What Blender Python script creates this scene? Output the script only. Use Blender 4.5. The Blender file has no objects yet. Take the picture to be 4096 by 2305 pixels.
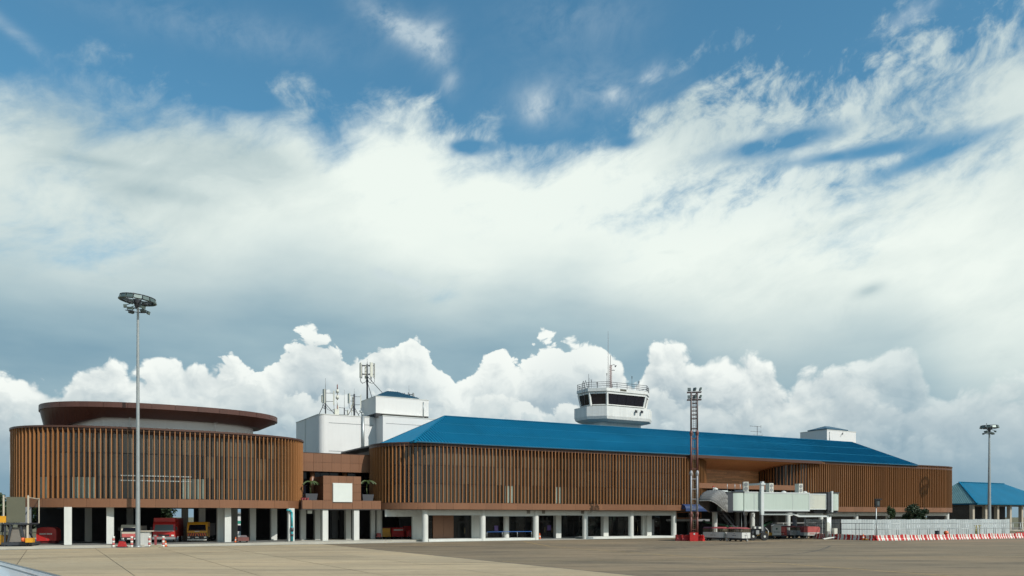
import bpy, math
C = bpy.context
scene = C.scene
# ------------------------------------------------------------------ camera
cam_data = bpy.data.cameras.new('camera'); cam = bpy.data.objects.new('camera', cam_data)
scene.collection.objects.link(cam); scene.camera = cam
cam_data.sensor_width = 36; cam_data.lens = 28.125; cam_data.shift_y = 0.2235
cam_data.clip_start = 0.3; cam_data.clip_end = 12000
cam.location = (0, 0, 3.9); cam.rotation_euler = (math.radians(90), 0, 0)
# ------------------------------------------------------------------ sun, exposure
SUN_EL, SUN_AZ = math.radians(44), math.radians(128.5)     # azimuth clockwise from the view direction (+Y)
sd = bpy.data.lights.new('sun', 'SUN'); sd.energy = 4.6; sd.angle = math.radians(0.5); sd.color = (1, .955, .88)
sun = bpy.data.objects.new('sun', sd); scene.collection.objects.link(sun)
sun.rotation_euler = (math.radians(90) - SUN_EL, 0, math.radians(180) - SUN_AZ)
vs = scene.view_settings
vs.view_transform = 'Standard'; vs.look = 'None'; vs.exposure = 0; vs.gamma = 1; vs.use_curve_mapping = False

# ------------------------------------------------------------------ sky: NISHITA air with procedural cloud decks, all in sky directions
world = bpy.data.worlds.new('World'); scene.world = world; world.use_nodes = True
nt = world.node_tree; nt.nodes.clear()
class V:
    """a float socket with arithmetic"""
    def __init__(s, k): s.k = k
    def _m(s, op, *o, clamp=False):
        n = nt.nodes.new('ShaderNodeMath'); n.operation = op; n.use_clamp = clamp
        for i, q in enumerate((s,) + o):
            if isinstance(q, V): nt.links.new(q.k, n.inputs[i])
            else: n.inputs[i].default_value = q
        return V(n.outputs[0])
    def __add__(s, o): return s._m('ADD', o)
    __radd__ = __add__
    def __sub__(s, o): return s._m('SUBTRACT', o)
    def __rsub__(s, o): return (s * -1) + o
    def __mul__(s, o): return s._m('MULTIPLY', o)
    __rmul__ = __mul__
    def __truediv__(s, o): return s._m('DIVIDE', o)
    def sat(s): return s._m('MULTIPLY', 1.0, clamp=True)
    def max(s, o): return s._m('MAXIMUM', o)
    def min(s, o): return s._m('MINIMUM', o)
    def step(s, a, b, smooth=True):
        n = nt.nodes.new('ShaderNodeMapRange'); n.interpolation_type = 'SMOOTHSTEP' if smooth else 'LINEAR'
        nt.links.new(s.k, n.inputs[0]); n.inputs[1].default_value = a; n.inputs[2].default_value = b
        return V(n.outputs[0])
def vec(x, y, z=0.0):                      # z is only a seed: the textures are two-dimensional
    x = x + z * 3.17; y = y + z * 1.93; z = 0.0
    n = nt.nodes.new('ShaderNodeCombineXYZ')
    for i, q in enumerate((x, y, z)):
        if isinstance(q, V): nt.links.new(q.k, n.inputs[i])
        else: n.inputs[i].default_value = q
    return n.outputs[0]
def noise(v, scale, detail=6, rough=.55, dist=0.0):
    n = nt.nodes.new('ShaderNodeTexNoise'); n.noise_dimensions = '2D'; nt.links.new(v, n.inputs['Vector'])
    n.inputs['Scale'].default_value = scale; n.inputs['Detail'].default_value = detail
    n.inputs['Roughness'].default_value = rough; n.inputs['Distortion'].default_value = dist
    return V(n.outputs[0]) - .5
def puff(v, scale, detail=4, rough=.5):
    n = nt.nodes.new('ShaderNodeTexVoronoi'); n.feature = 'F1'; n.voronoi_dimensions = '2D'
    n.normalize = False
    nt.links.new(v, n.inputs['Vector']); n.inputs['Scale'].default_value = scale
    n.inputs['Detail'].default_value = detail; n.inputs['Roughness'].default_value = rough
    n.inputs['Lacunarity'].default_value = 2.1
    return V(n.outputs['Distance'])
def curve(s, pts, lo, hi):
    """height profile along the azimuth"""
    n = nt.nodes.new('ShaderNodeFloatCurve'); c = n.mapping.curves[0]
    n.mapping.use_clip = False
    P = [((a - lo) / (hi - lo), e) for a, e in pts]
    c.points[0].location = P[0]; c.points[1].location = P[-1]
    for p in P[1:-1]: c.points.new(*p)
    for p in c.points: p.handle_type = 'AUTO'
    n.mapping.update()
    nt.links.new(((s - lo) / (hi - lo)).sat().k, n.inputs['Value'])
    return V(n.outputs[0])
def mixc(f, a, b):
    n = nt.nodes.new('ShaderNodeMix'); n.data_type = 'RGBA'; n.clamp_factor = True
    if isinstance(f, V): nt.links.new(f.k, n.inputs[0])
    else: n.inputs[0].default_value = f
    for i, q in ((6, a), (7, b)):
        if isinstance(q, tuple): n.inputs[i].default_value = tuple(q) + (1,)
        else: nt.links.new(q, n.inputs[i])
    return n.outputs[2]
def scalec(c, f):
    n = nt.nodes.new('ShaderNodeVectorMath'); n.operation = 'SCALE'
    if isinstance(c, tuple): n.inputs[0].default_value = c
    else: nt.links.new(c, n.inputs[0])
    if isinstance(f, V): nt.links.new(f.k, n.inputs['Scale'])
    else: n.inputs['Scale'].default_value = f
    return n.outputs[0]
K = 10.0                                   # background strength is 1/K
def lin(r, g, b):
    f = lambda c: ((c / 255 + .055) / 1.055) ** 2.4 if c > 10 else c / 255 / 12.92
    return (f(r) * K, f(g) * K, f(b) * K)
def AE(x, y):                              # sky direction (azimuth, elevation) of a point surveyed on the 4096 px panorama
    return math.atan((x - 2048) / 3200), math.atan((2068 - y) / math.hypot(3200, x - 2048))
def prof(pts): return [AE(x, y) for x, y in pts]

tc = nt.nodes.new('ShaderNodeTexCoord'); sp = nt.nodes.new('ShaderNodeSeparateXYZ')
nt.links.new(tc.outputs['Generated'], sp.inputs[0])
dx, dy, dz = (V(sp.outputs[i]) for i in range(3))
A = dx._m('ARCTAN2', dy); E = dz._m('ARCSINE')
def blob(x, y, sx, sy, amp=1.0, rot=0.0):
    a, e = AE(x, y); u = A - a; w = E - e
    if rot:
        cr, sr = math.cos(rot), math.sin(rot)
        u, w = u * cr + w * sr, w * cr - u * sr
    u = u / (sx / 3300.); w = w / (sy / 3300.)
    return (-1 * (u * u + w * w))._m('EXPONENT') * amp
def total(L):
    r = L[0]
    for q in L[1:]: r = r + q
    return r

sky = nt.nodes.new('ShaderNodeTexSky'); sky.sky_type = 'NISHITA'; sky.sun_disc = False
sky.sun_elevation = SUN_EL; sky.sun_rotation = SUN_AZ; sky.altitude = 50
sky.air_density = 1.0; sky.dust_density = .6; sky.ozone_density = 2.2
AIR = sky.outputs[0]
h = nt.nodes.new('ShaderNodeHueSaturation'); h.inputs['Saturation'].default_value = 1.05; h.inputs['Value'].default_value = 1.0
nt.links.new(AIR, h.inputs['Color'])
tint = nt.nodes.new('ShaderNodeMix'); tint.data_type = 'RGBA'; tint.blend_type = 'MULTIPLY'; tint.inputs[0].default_value = 1
nt.links.new(h.outputs[0], tint.inputs[6]); tint.inputs[7].default_value = (.88, 1.46, 1.36, 1)
col = tint.outputs[2]
#BASE
# ---- warped coordinates for the high deck: streaks run from lower left to upper right
wv = vec(A, E * 2.2, 3.3)
w1 = noise(wv, 5, 3, .5); w2 = noise(vec(A, E * 2.2, 9.1), 5, 3, .5)
cr, sr = math.cos(.38), math.sin(.38)
hu = (A * cr + E * sr) + w1 * .05; hv = (E * cr - A * sr) + w2 * .05
deck_v = vec(hu * .65, hv * 1.35, 1.7)
n_big = noise(deck_v, 6.5, 8, .60)
n_fine = noise(vec(hu * .85, hv * 1.25, 5.2), 40, 5, .62)
n_soft = noise(vec(A * .6, E * 1.6, 7.7), 6, 4, .5)
top = curve(A, prof([(-300, 280), (0, 262), (150, 215), (330, 262), (560, 300), (700, 305), (850, 380), (1000, 350), (1200, 312), (1330, 420), (1450, 350),
    (1560, 325), (1660, 330), (1760, 420), (1850, 460), (1960, 430), (2050, 500), (2150, 545), (2250, 485), (2350, 462), (2470, 480), (2550, 380), (2640, 290), (2750, 200),
    (2900, 165), (3080, 185), (3250, 215), (3400, 170), (3600, 110), (3800, 20), (4096, -60), (4500, -150)]), -.7, .7)
thin = total([blob(2950, 330, 420, 190, 1.0, .1), blob(3600, 250, 420, 170, .8, .15), blob(3300, 700, 700, 110, .75, .05), blob(2000, 560, 330, 60, .6), blob(900, 350, 450, 70, .6),
    blob(1800, 400, 260, 80, .5), blob(3950, 60, 200, 120, .6)]).min(1.0)
edge = (top - E) * 15.0
d = edge.min(1.25 - thin * .75) + n_big * 2.6 + n_fine * (thin * 2.3 + .35)
d = d + ((edge - 3.2).max(0.0) * .8)
# openings where the blue shows through the deck, and wisps in the clear part
holes = total([blob(3110, 575, 230, 34, 1.0, .06), blob(3420, 615, 300, 24, .75), blob(3760, 610, 200, 28, .8, .2), blob(2700, 345, 110, 34, .8, .3),
    blob(1890, 590, 80, 22, 1.0), blob(990, 400, 110, 34, .8), blob(2150, 520, 150, 40, .7), blob(2860, 260, 90, 30, .5, .3), blob(2500, 570, 60, 22, .5)])
d = d - holes * (1.0 + n_fine * 3.5 + n_big * 2.5) * 1.05
m_deck = d.step(-.1, 1.15)
wisps = total([blob(1600, 110, 160, 45, .6, -.3), blob(1740, 170, 60, 70, .45, -.5), blob(100, 170, 180, 22, .25, -.5), blob(2150, 430, 70, 50, .6), blob(2620, 290, 50, 25, .5, .4),
    blob(1800, 320, 40, 50, .35), blob(2460, 380, 60, 30, .4), blob(3650, 60, 90, 25, .5, .3), blob(2300, 80, 260, 90, .16), blob(900, 120, 500, 60, .16), blob(2350, 380, 300, 90, .22)])
m_wisp = (wisps * (1.0 + n_big * 5.0 + n_fine * 3.0)).sat() * .8
right = A.step(.10, .26)
# brightness of the deck
n_off = noise(vec((hu + .012) * .65, (hv + .016) * 1.35, 1.7), 6.5, 5, .60)
br = .68 + n_soft * .45 + n_big * .22 + (n_big - n_off) * .6 + (-1 * right) * .10
br = br + total([blob(1900, 800, 560, 260, .42), blob(2500, 900, 800, 280, .34), blob(3500, 1000, 900, 260, .28), blob(1500, 560, 260, 160, .3), blob(3950, 1250, 300, 300, .15),
    blob(1050, 900, 300, 120, .18), blob(600, 1400, 10, 10, 0)])
br = br - total([blob(620, 620, 520, 230, .30), blob(300, 470, 260, 120, .18), blob(1100, 640, 260, 70, .22, -.1), blob(620, 770, 180, 30, .25), blob(350, 640, 160, 18, .22),
    blob(2500, 830, 300, 22, .16, .12), blob(1600, 520, 30, 30, .2), blob(3350, 900, 250, 24, .16, .15), blob(2950, 480, 400, 120, .12), blob(3600, 400, 500, 200, .10),
    blob(2450, 960, 70, 12, .2), blob(2660, 1010, 60, 12, .2), blob(2580, 900, 40, 14, .15), blob(3440, 880, 60, 16, .16, .3), blob(3480, 1160, 55, 22, .55, .25), blob(1750, 870, 60, 12, .1)])
spk = (noise(vec(hu * .7, hv * 1.4, 8.8), 17, 5, .62) - .13).max(0.0) * 1.1
br = br - spk * .5
DARK, MID, WHITE = lin(168, 190, 195), lin(203, 218, 217), lin(239, 248, 241)
c_deck = mixc(br.step(.45, 1.0, False), mixc(br.step(.1, .5, False), DARK, MID), WHITE)
col = mixc(m_wisp, col, lin(196, 212, 220))
col = mixc(m_deck * (1.0 - thin * .18), col, c_deck)
# ---- soft grey-blue air below the deck
bot = curve(A, prof([(-300, 1080), (0, 1040), (300, 1080), (600, 1110), (900, 1140), (1100, 1090), (1300, 1090), (1500, 1150), (1700, 1200), (2048, 1220), (2400, 1215), (2700, 1290),
    (3000, 1370), (3300, 1330), (3600, 1340), (3850, 1500), (4096, 1600), (4500, 1650)]), -.7, .7)
m_low = ((bot - E) * 13.0 + n_soft * 1.6 + n_big * .5).step(-.9, 1.0)
veil_t = (n_soft * .9 + noise(vec(A * .7, E * 2.5, 2.2), 9, 5, .5) * .8 + .5 + total([blob(3900, 1500, 500, 250, .3), blob(2700, 1350, 400, 100, -.1), blob(100, 1400, 500, 120, -.3), blob(3950, 1800, 500, 200, -.6)]))
c_veil = mixc(veil_t, lin(122, 158, 177), lin(170, 195, 202))
col = mixc(m_low, col, c_veil)
# the loose white shred under the deck
shred = (total([blob(1570, 1110, 110, 26, 1.1, -.25), blob(1720, 1160, 80, 24, .7, -.3), blob(1830, 1130, 60, 20, .5), blob(1650, 1180, 60, 20, .5)]) * (1 + n_fine * 2.2 + n_big * 2)).step(.25, 1.1)
col = mixc(shred * .8, col, lin(205, 220, 222))

# ---- cumulus rows. A row is a crest line (azimuth -> elevation) broken up by billows; light falls from upper right
def row(crest, seed, scale, amp, soft, shadow, light, lowcol, k_shade, base_fade, blue, gain=1.0, sun_off=(.006, .011)):
    soft_at = soft + total([blob(250, 1450, 420, 600, .35), blob(3700, 1450, 800, 600, .6), blob(2750, 1500, 300, 300, .25)])
    wx = noise(vec(A, E, seed + 5), 14, 3, .5) * .035; wy = noise(vec(A, E, seed + 8), 14, 3, .5) * .035
    def body(ou, ov):
        a = A + ou; e = E + ov
        p = vec(a + wx, (e + wy) * 1.12, seed)
        b = puff(p, scale, 4.2, .52)
        return ((crest - e) / .022 + (.62 - b) * amp).min((crest + .016 - e) / .008)
    d0 = body(0.0, 0.0); d1 = body(sun_off[0], sun_off[1])
    m = (d0 / soft_at).step(0.0, 1.0)
    lit = (d0.min(6.0) - d1.min(6.0))                # more body towards the sun -> in shade
    depth = ((crest - E) / base_fade).sat()
    big = noise(vec(A * 1.1, E * 1.7, seed + 3), 9, 4, .5)
    side = total([blob(300, 1450, 520, 400, .22), blob(3600, 1450, 900, 500, .20), blob(2950, 1500, 260, 300, .08)])
    s = (gain + lit * k_shade - depth * .62 + big * 1.25 - side)
    c = mixc(s.step(.45, 1.0, False), mixc(s.step(-.15, .5, False), lin(*shadow), lin(*lowcol)), lin(*light))
    if blue: c = mixc(depth._m('POWER', 1.6) * blue, c, lin(128, 160, 178))
    return m, c
tall = curve(A, prof([(-300, 1520), (0, 1500), (140, 1490), (250, 1545), (300, 1470), (410, 1425), (540, 1465), (640, 1392), (750, 1402), (860, 1440), (960, 1425), (1040, 1440),
    (1110, 1390), (1160, 1310), (1270, 1270), (1350, 1315), (1385, 1400), (1440, 1405), (1510, 1345), (1580, 1370), (1660, 1318), (1710, 1380), (1770, 1440), (1850, 1500), (1910, 1420),
    (1990, 1390), (2070, 1425), (2120, 1370), (2180, 1340), (2290, 1312), (2390, 1350), (2480, 1410), (2550, 1510), (2580, 1430), (2630, 1350), (2690, 1340), (2740, 1380),
    (2830, 1430), (2960, 1400), (3070, 1430), (3150, 1520), (3190, 1450), (3280, 1400), (3450, 1420), (3560, 1335), (3650, 1325), (3690, 1430), (3760, 1520), (3850, 1500), (4096, 1490), (4500, 1540)]), -.7, .7)
m, c = row(tall, 4.0, 17, 1.5, .20, (158, 176, 186), (247, 252, 247), (207, 217, 218), .36, .120, .85, .88)
fadeR = A.step(.30, .50); 
col = mixc(m * (1 - fadeR * .5), col, c)
mid = curve(A, prof([(-300, 1560), (0, 1520), (200, 1570), (330, 1530), (500, 1520), (760, 1560), (1000, 1500), (1150, 1540), (1400, 1560), (1600, 1570), (1800, 1600), (2000, 1560), (2200, 1600),
    (2500, 1560), (2700, 1520), (2900, 1560), (3100, 1600), (3300, 1560), (3500, 1520), (3700, 1560), (3900, 1540), (4096, 1560), (4500, 1600)]), -.7, .7)
m2, c2 = row(mid, 11.0, 22, 1.6, .35, (160, 178, 188), (238, 244, 240), (200, 212, 214), .26, .10, .9, .80)
col = mixc(m2 * (.85 - A.step(.34, .55) * .55), col, c2)
low = curve(A, prof([(-300, 1640), (0, 1650), (300, 1690), (700, 1650), (1100, 1640), (1500, 1660), (1900, 1660), (2050, 1640), (2300, 1690), (2700, 1680), (3000, 1700), (3200, 1670),
    (3400, 1690), (3600, 1680), (3750, 1720), (4096, 1800), (4500, 1800)]), -.7, .7)
m3, c3 = row(low, 17.0, 30, 1.6, .5, (140, 165, 180), (214, 226, 226), (180, 198, 205), .22, .07, .95, .70)
col = mixc(m3 * (.8 - A.step(.34, .55) * .5), col, c3)
# below the horizon the world is plain haze
col = mixc(E.step(.02, -.01), col, lin(140, 165, 178))
bg = nt.nodes.new('ShaderNodeBackground'); bg.inputs['Strength'].default_value = 1 / K
nt.links.new(col, bg.inputs['Color'])
wo = nt.nodes.new('ShaderNodeOutputWorld'); nt.links.new(bg.outputs[0], wo.inputs[0])
# ------------------------------------------------------------------ helpers
import random
from mathutils import Vector, Matrix
R = random.Random(7)
col0 = scene.collection
O = (-13.7, 126.0); C30, S30 = math.cos(math.radians(30)), math.sin(math.radians(30)); A30 = math.radians(30)
def W(u, v, z=0.0): return (O[0] + u * C30 - v * S30, O[1] + u * S30 + v * C30, z)   # survey grid of the airport buildings -> world

class MB:
    """collects shapes for ONE mesh object"""
    def __init__(s): s.v = []; s.f = []; s.sm = []
    def add(s, vs, fs, smooth=False):
        n = len(s.v); s.v += [tuple(p) for p in vs]; s.f += [tuple(i + n for i in f) for f in fs]; s.sm += [smooth] * len(fs); return s
    def box(s, x0, x1, y0, y1, z0, z1):
        return s.add([(x0, y0, z0), (x1, y0, z0), (x1, y1, z0), (x0, y1, z0), (x0, y0, z1), (x1, y0, z1), (x1, y1, z1), (x0, y1, z1)],
                     [(0, 3, 2, 1), (4, 5, 6, 7), (0, 1, 5, 4), (1, 2, 6, 5), (2, 3, 7, 6), (3, 0, 4, 7)])
    def prism(s, pts, z0, z1, smooth=False, top=None):
        """vertical prism over a plan outline (counter-clockwise); top = other outline for the upper ring"""
        n = len(pts); top = top or pts
        zf = (lambda p, z: z(p) if callable(z) else z)
        vs = [(p[0], p[1], zf(p, z0)) for p in pts] + [(p[0], p[1], zf(p, z1)) for p in top]
        s.add(vs, [(i, (i + 1) % n, n + (i + 1) % n, n + i) for i in range(n)], smooth)
        b = len(s.v) - 2 * n; s.f += [tuple(b + i for i in reversed(range(n))), tuple(b + n + i for i in range(n))]; s.sm += [False, False]
        return s
    def bar(s, p, q, r, r2=None, n=6, smooth=True):
        """round bar from p to q"""
        p, q = Vector(p), Vector(q); d = (q - p).normalized(); r2 = r if r2 is None else r2
        a = d.cross(Vector((0, 0, 1)) if abs(d.z) < .95 else Vector((1, 0, 0))).normalized(); b = d.cross(a)
        vs = []
        for c, rr in ((p, r), (q, r2)):
            for i in range(n):
                t = 2 * math.pi * (i + .5) / n; vs.append(c + a * (rr * math.cos(t)) + b * (rr * math.sin(t)))
        s.add(vs, [(i, n + i, n + (i + 1) % n, (i + 1) % n) for i in range(n)], smooth)
        k = len(s.v) - 2 * n; s.f += [tuple(k + i for i in range(n)), tuple(k + n + i for i in reversed(range(n)))]; s.sm += [False, False]
        return s
    def beam(s, p, q, w, h=None):
        """square bar from p to q"""
        h = h or w; p, q = Vector(p), Vector(q); d = (q - p).normalized()
        a = d.cross(Vector((0, 0, 1)) if abs(d.z) < .95 else Vector((1, 0, 0))).normalized(); b = d.cross(a)
        vs = [c + a * (w / 2 * i) + b * (h / 2 * j) for c in (p, q) for i, j in ((-1, -1), (1, -1), (1, 1), (-1, 1))]
        return s.add(vs, [(0, 1, 2, 3), (7, 6, 5, 4), (0, 4, 5, 1), (1, 5, 6, 2), (2, 6, 7, 3), (3, 7, 4, 0)])
    def tube(s, pts, r, n=6):
        for a, b in zip(pts, pts[1:]): s.bar(a, b, r, n=n)
        return s
    def lathe(s, prof, n=16, c=(0, 0, 0), smooth=True):
        """profile (radius, z) turned about the vertical through c"""
        m = len(prof)
        for (r0, z0), (r1, z1) in zip(prof, prof[1:]):
            vs = [(c[0] + r * math.cos(2 * math.pi * i / n), c[1] + r * math.sin(2 * math.pi * i / n), c[2] + z) for r, z in ((r0, z0), (r1, z1)) for i in range(n)]
            s.add(vs, [(i, (i + 1) % n, n + (i + 1) % n, n + i) for i in range(n)], smooth and abs(z1 - z0) > abs(r1 - r0) * .5)
        return s
    def wheel(s, c, r, w, ax=(1, 0, 0), n=16):
        c = Vector(c); ax = Vector(ax).normalized() * (w / 2); return s.bar(c - ax, c + ax, r, n=n)
    def extr(s, pts, y0, y1):
        """outline in the x-z plane extruded along y"""
        n = len(pts); s.add([(x, y0, z) for x, z in pts] + [(x, y1, z) for x, z in pts], [(i, n + i, n + (i + 1) % n, (i + 1) % n) for i in range(n)])
        b = len(s.v) - 2 * n; s.f += [tuple(b + i for i in range(n)), tuple(b + n + i for i in reversed(range(n)))]; s.sm += [False, False]; return s
    def mesh(s, name, off=(0, 0, 0), fix=True):
        m = bpy.data.meshes.new(name); m.from_pydata([(x - off[0], y - off[1], z - off[2]) for x, y, z in s.v], [], s.f)
        m.polygons.foreach_set('use_smooth', s.sm); m.update()
        if fix:
            import bmesh
            bm = bmesh.new(); bm.from_mesh(m); bmesh.ops.recalc_face_normals(bm, faces=bm.faces); bm.to_mesh(m); bm.free()
        return m
def thing(name, label, cat, loc=(0, 0, 0), rz=0.0, group=None):
    o = bpy.data.objects.new(name, None); col0.objects.link(o); o.empty_display_size = .3
    o.location = loc; o.rotation_euler = (0, 0, rz); return tag(o, label, cat, group)
def tag(o, label, cat, group=None):
    o['label'] = label; o['category'] = cat
    if group: o['group'] = group
    return o
def uvthing(name, label, cat, u, v, z=0.0, group=None):
    o = thing(name, label, cat, W(u, v, z), A30, group); o['_o'] = (u, v, z); return o
def part(name, mb, mat, parent=None, label=None, stuff=False, loc=None, rz=None, fix=True):
    off = (0, 0, 0)
    p = parent
    while p is not None:
        if '_o' in p.keys(): off = tuple(p['_o']); break
        p = p.parent
    me = mb if isinstance(mb, bpy.types.Mesh) else mb.mesh(name, off if loc is None else (0, 0, 0), fix)
    if not me.materials: me.materials.append(mat)
    o = bpy.data.objects.new(name, me); col0.objects.link(o); o.parent = parent
    if loc is not None: o.location = (loc[0] - off[0], loc[1] - off[1], loc[2] - off[2])
    if rz is not None: o.rotation_euler = (0, 0, rz)
    if label: o['label'] = label
    if stuff: o['kind'] = 'stuff'
    return o
def clone(o, loc=None, rz=None, label=None, group=None, parent=None):
    c = o.copy(); col0.objects.link(c); c.parent = parent
    if loc is not None: c.location = loc
    if rz is not None: c.rotation_euler = (0, 0, rz)
    if label: c['label'] = label
    if group: c['group'] = group
    for ch in [k for k in col0.objects if k.parent == o]: clone(ch, parent=c)
    return c
# ------------------------------------------------------------------ materials
def srgb(r, g, b): return tuple(((c / 255 + .055) / 1.055) ** 2.4 if c > 10 else c / 3294.6 for c in (r, g, b))
def mat(name, color, rough=.6, metal=0.0, var=.12, vscale=.6, rnd=0.0, bump=0.0, bscale=30, streak=0.0, spec=.5, emit=None, coat=0.0):
    """painted or raw surface with uneven tone (var), per-piece tone (rnd), run-off streaks and fine relief"""
    color = tuple(c * .86 for c in color)
    m = bpy.data.materials.new(name); m.use_nodes = True; t = m.node_tree; N = t.nodes; L = t.links
    b = N['Principled BSDF']; b.inputs['Roughness'].default_value = rough; b.inputs['Metallic'].default_value = metal
    b.inputs['Specular IOR Level'].default_value = spec; b.inputs['Coat Weight'].default_value = coat
    tc = N.new('ShaderNodeTexCoord'); n1 = N.new('ShaderNodeTexNoise'); L.new(tc.outputs['Object'], n1.inputs['Vector'])
    n1.inputs['Scale'].default_value = vscale; n1.inputs['Detail'].default_value = 6; n1.inputs['Roughness'].default_value = .62
    mr = N.new('ShaderNodeMapRange'); mr.inputs[1].default_value = .25; mr.inputs[2].default_value = .75
    mr.inputs[3].default_value = 1 - var; mr.inputs[4].default_value = 1 + var; L.new(n1.outputs[0], mr.inputs[0])
    f = mr.outputs[0]
    def mul(a, q):
        k = N.new('ShaderNodeMath'); k.operation = 'MULTIPLY'; L.new(a, k.inputs[0]); L.new(q, k.inputs[1]); return k.outputs[0]
    if rnd:
        oi = N.new('ShaderNodeObjectInfo'); r = N.new('ShaderNodeMapRange'); r.inputs[3].default_value = 1 - rnd; r.inputs[4].default_value = 1 + rnd
        L.new(oi.outputs['Random'], r.inputs[0]); f = mul(f, r.outputs[0])
    if streak:
        mp = N.new('ShaderNodeMapping'); mp.inputs['Scale'].default_value = (2.2, 2.2, .12); L.new(tc.outputs['Object'], mp.inputs[0])
        n2 = N.new('ShaderNodeTexNoise'); n2.inputs['Scale'].default_value = 1.6; n2.inputs['Detail'].default_value = 5; L.new(mp.outputs[0], n2.inputs['Vector'])
        r = N.new('ShaderNodeMapRange'); r.inputs[1].default_value = .42; r.inputs[2].default_value = .74; r.inputs[3].default_value = 1; r.inputs[4].default_value = 1 - streak
        L.new(n2.outputs[0], r.inputs[0]); f = mul(f, r.outputs[0])
    sc = N.new('ShaderNodeVectorMath'); sc.operation = 'SCALE'; sc.inputs[0].default_value = color; L.new(f, sc.inputs['Scale']); L.new(sc.outputs[0], b.inputs['Base Color'])
    if bump:
        n3 = N.new('ShaderNodeTexNoise'); n3.inputs['Scale'].default_value = bscale; n3.inputs['Detail'].default_value = 4; L.new(tc.outputs['Object'], n3.inputs['Vector'])
        bp = N.new('ShaderNodeBump'); bp.inputs['Strength'].default_value = bump; bp.inputs['Distance'].default_value = .05
        L.new(n3.outputs[0], bp.inputs['Height']); L.new(bp.outputs[0], b.inputs['Normal'])
    if emit:
        b.inputs['Emission Color'].default_value = emit[:3] + (1,); b.inputs['Emission Strength'].default_value = emit[3]
    m.diffuse_color = tuple(color) + (1,)
    return m
def glass_mat(name, tintc, through=.55, rough=.03):
    m = bpy.data.materials.new(name); m.use_nodes = True; t = m.node_tree; N = t.nodes; L = t.links
    b = N['Principled BSDF']; b.inputs['Base Color'].default_value = tintc + (1,); b.inputs['Roughness'].default_value = rough
    b.inputs['IOR'].default_value = 1.5; b.inputs['Alpha'].default_value = 1 - through
    return m
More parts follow.
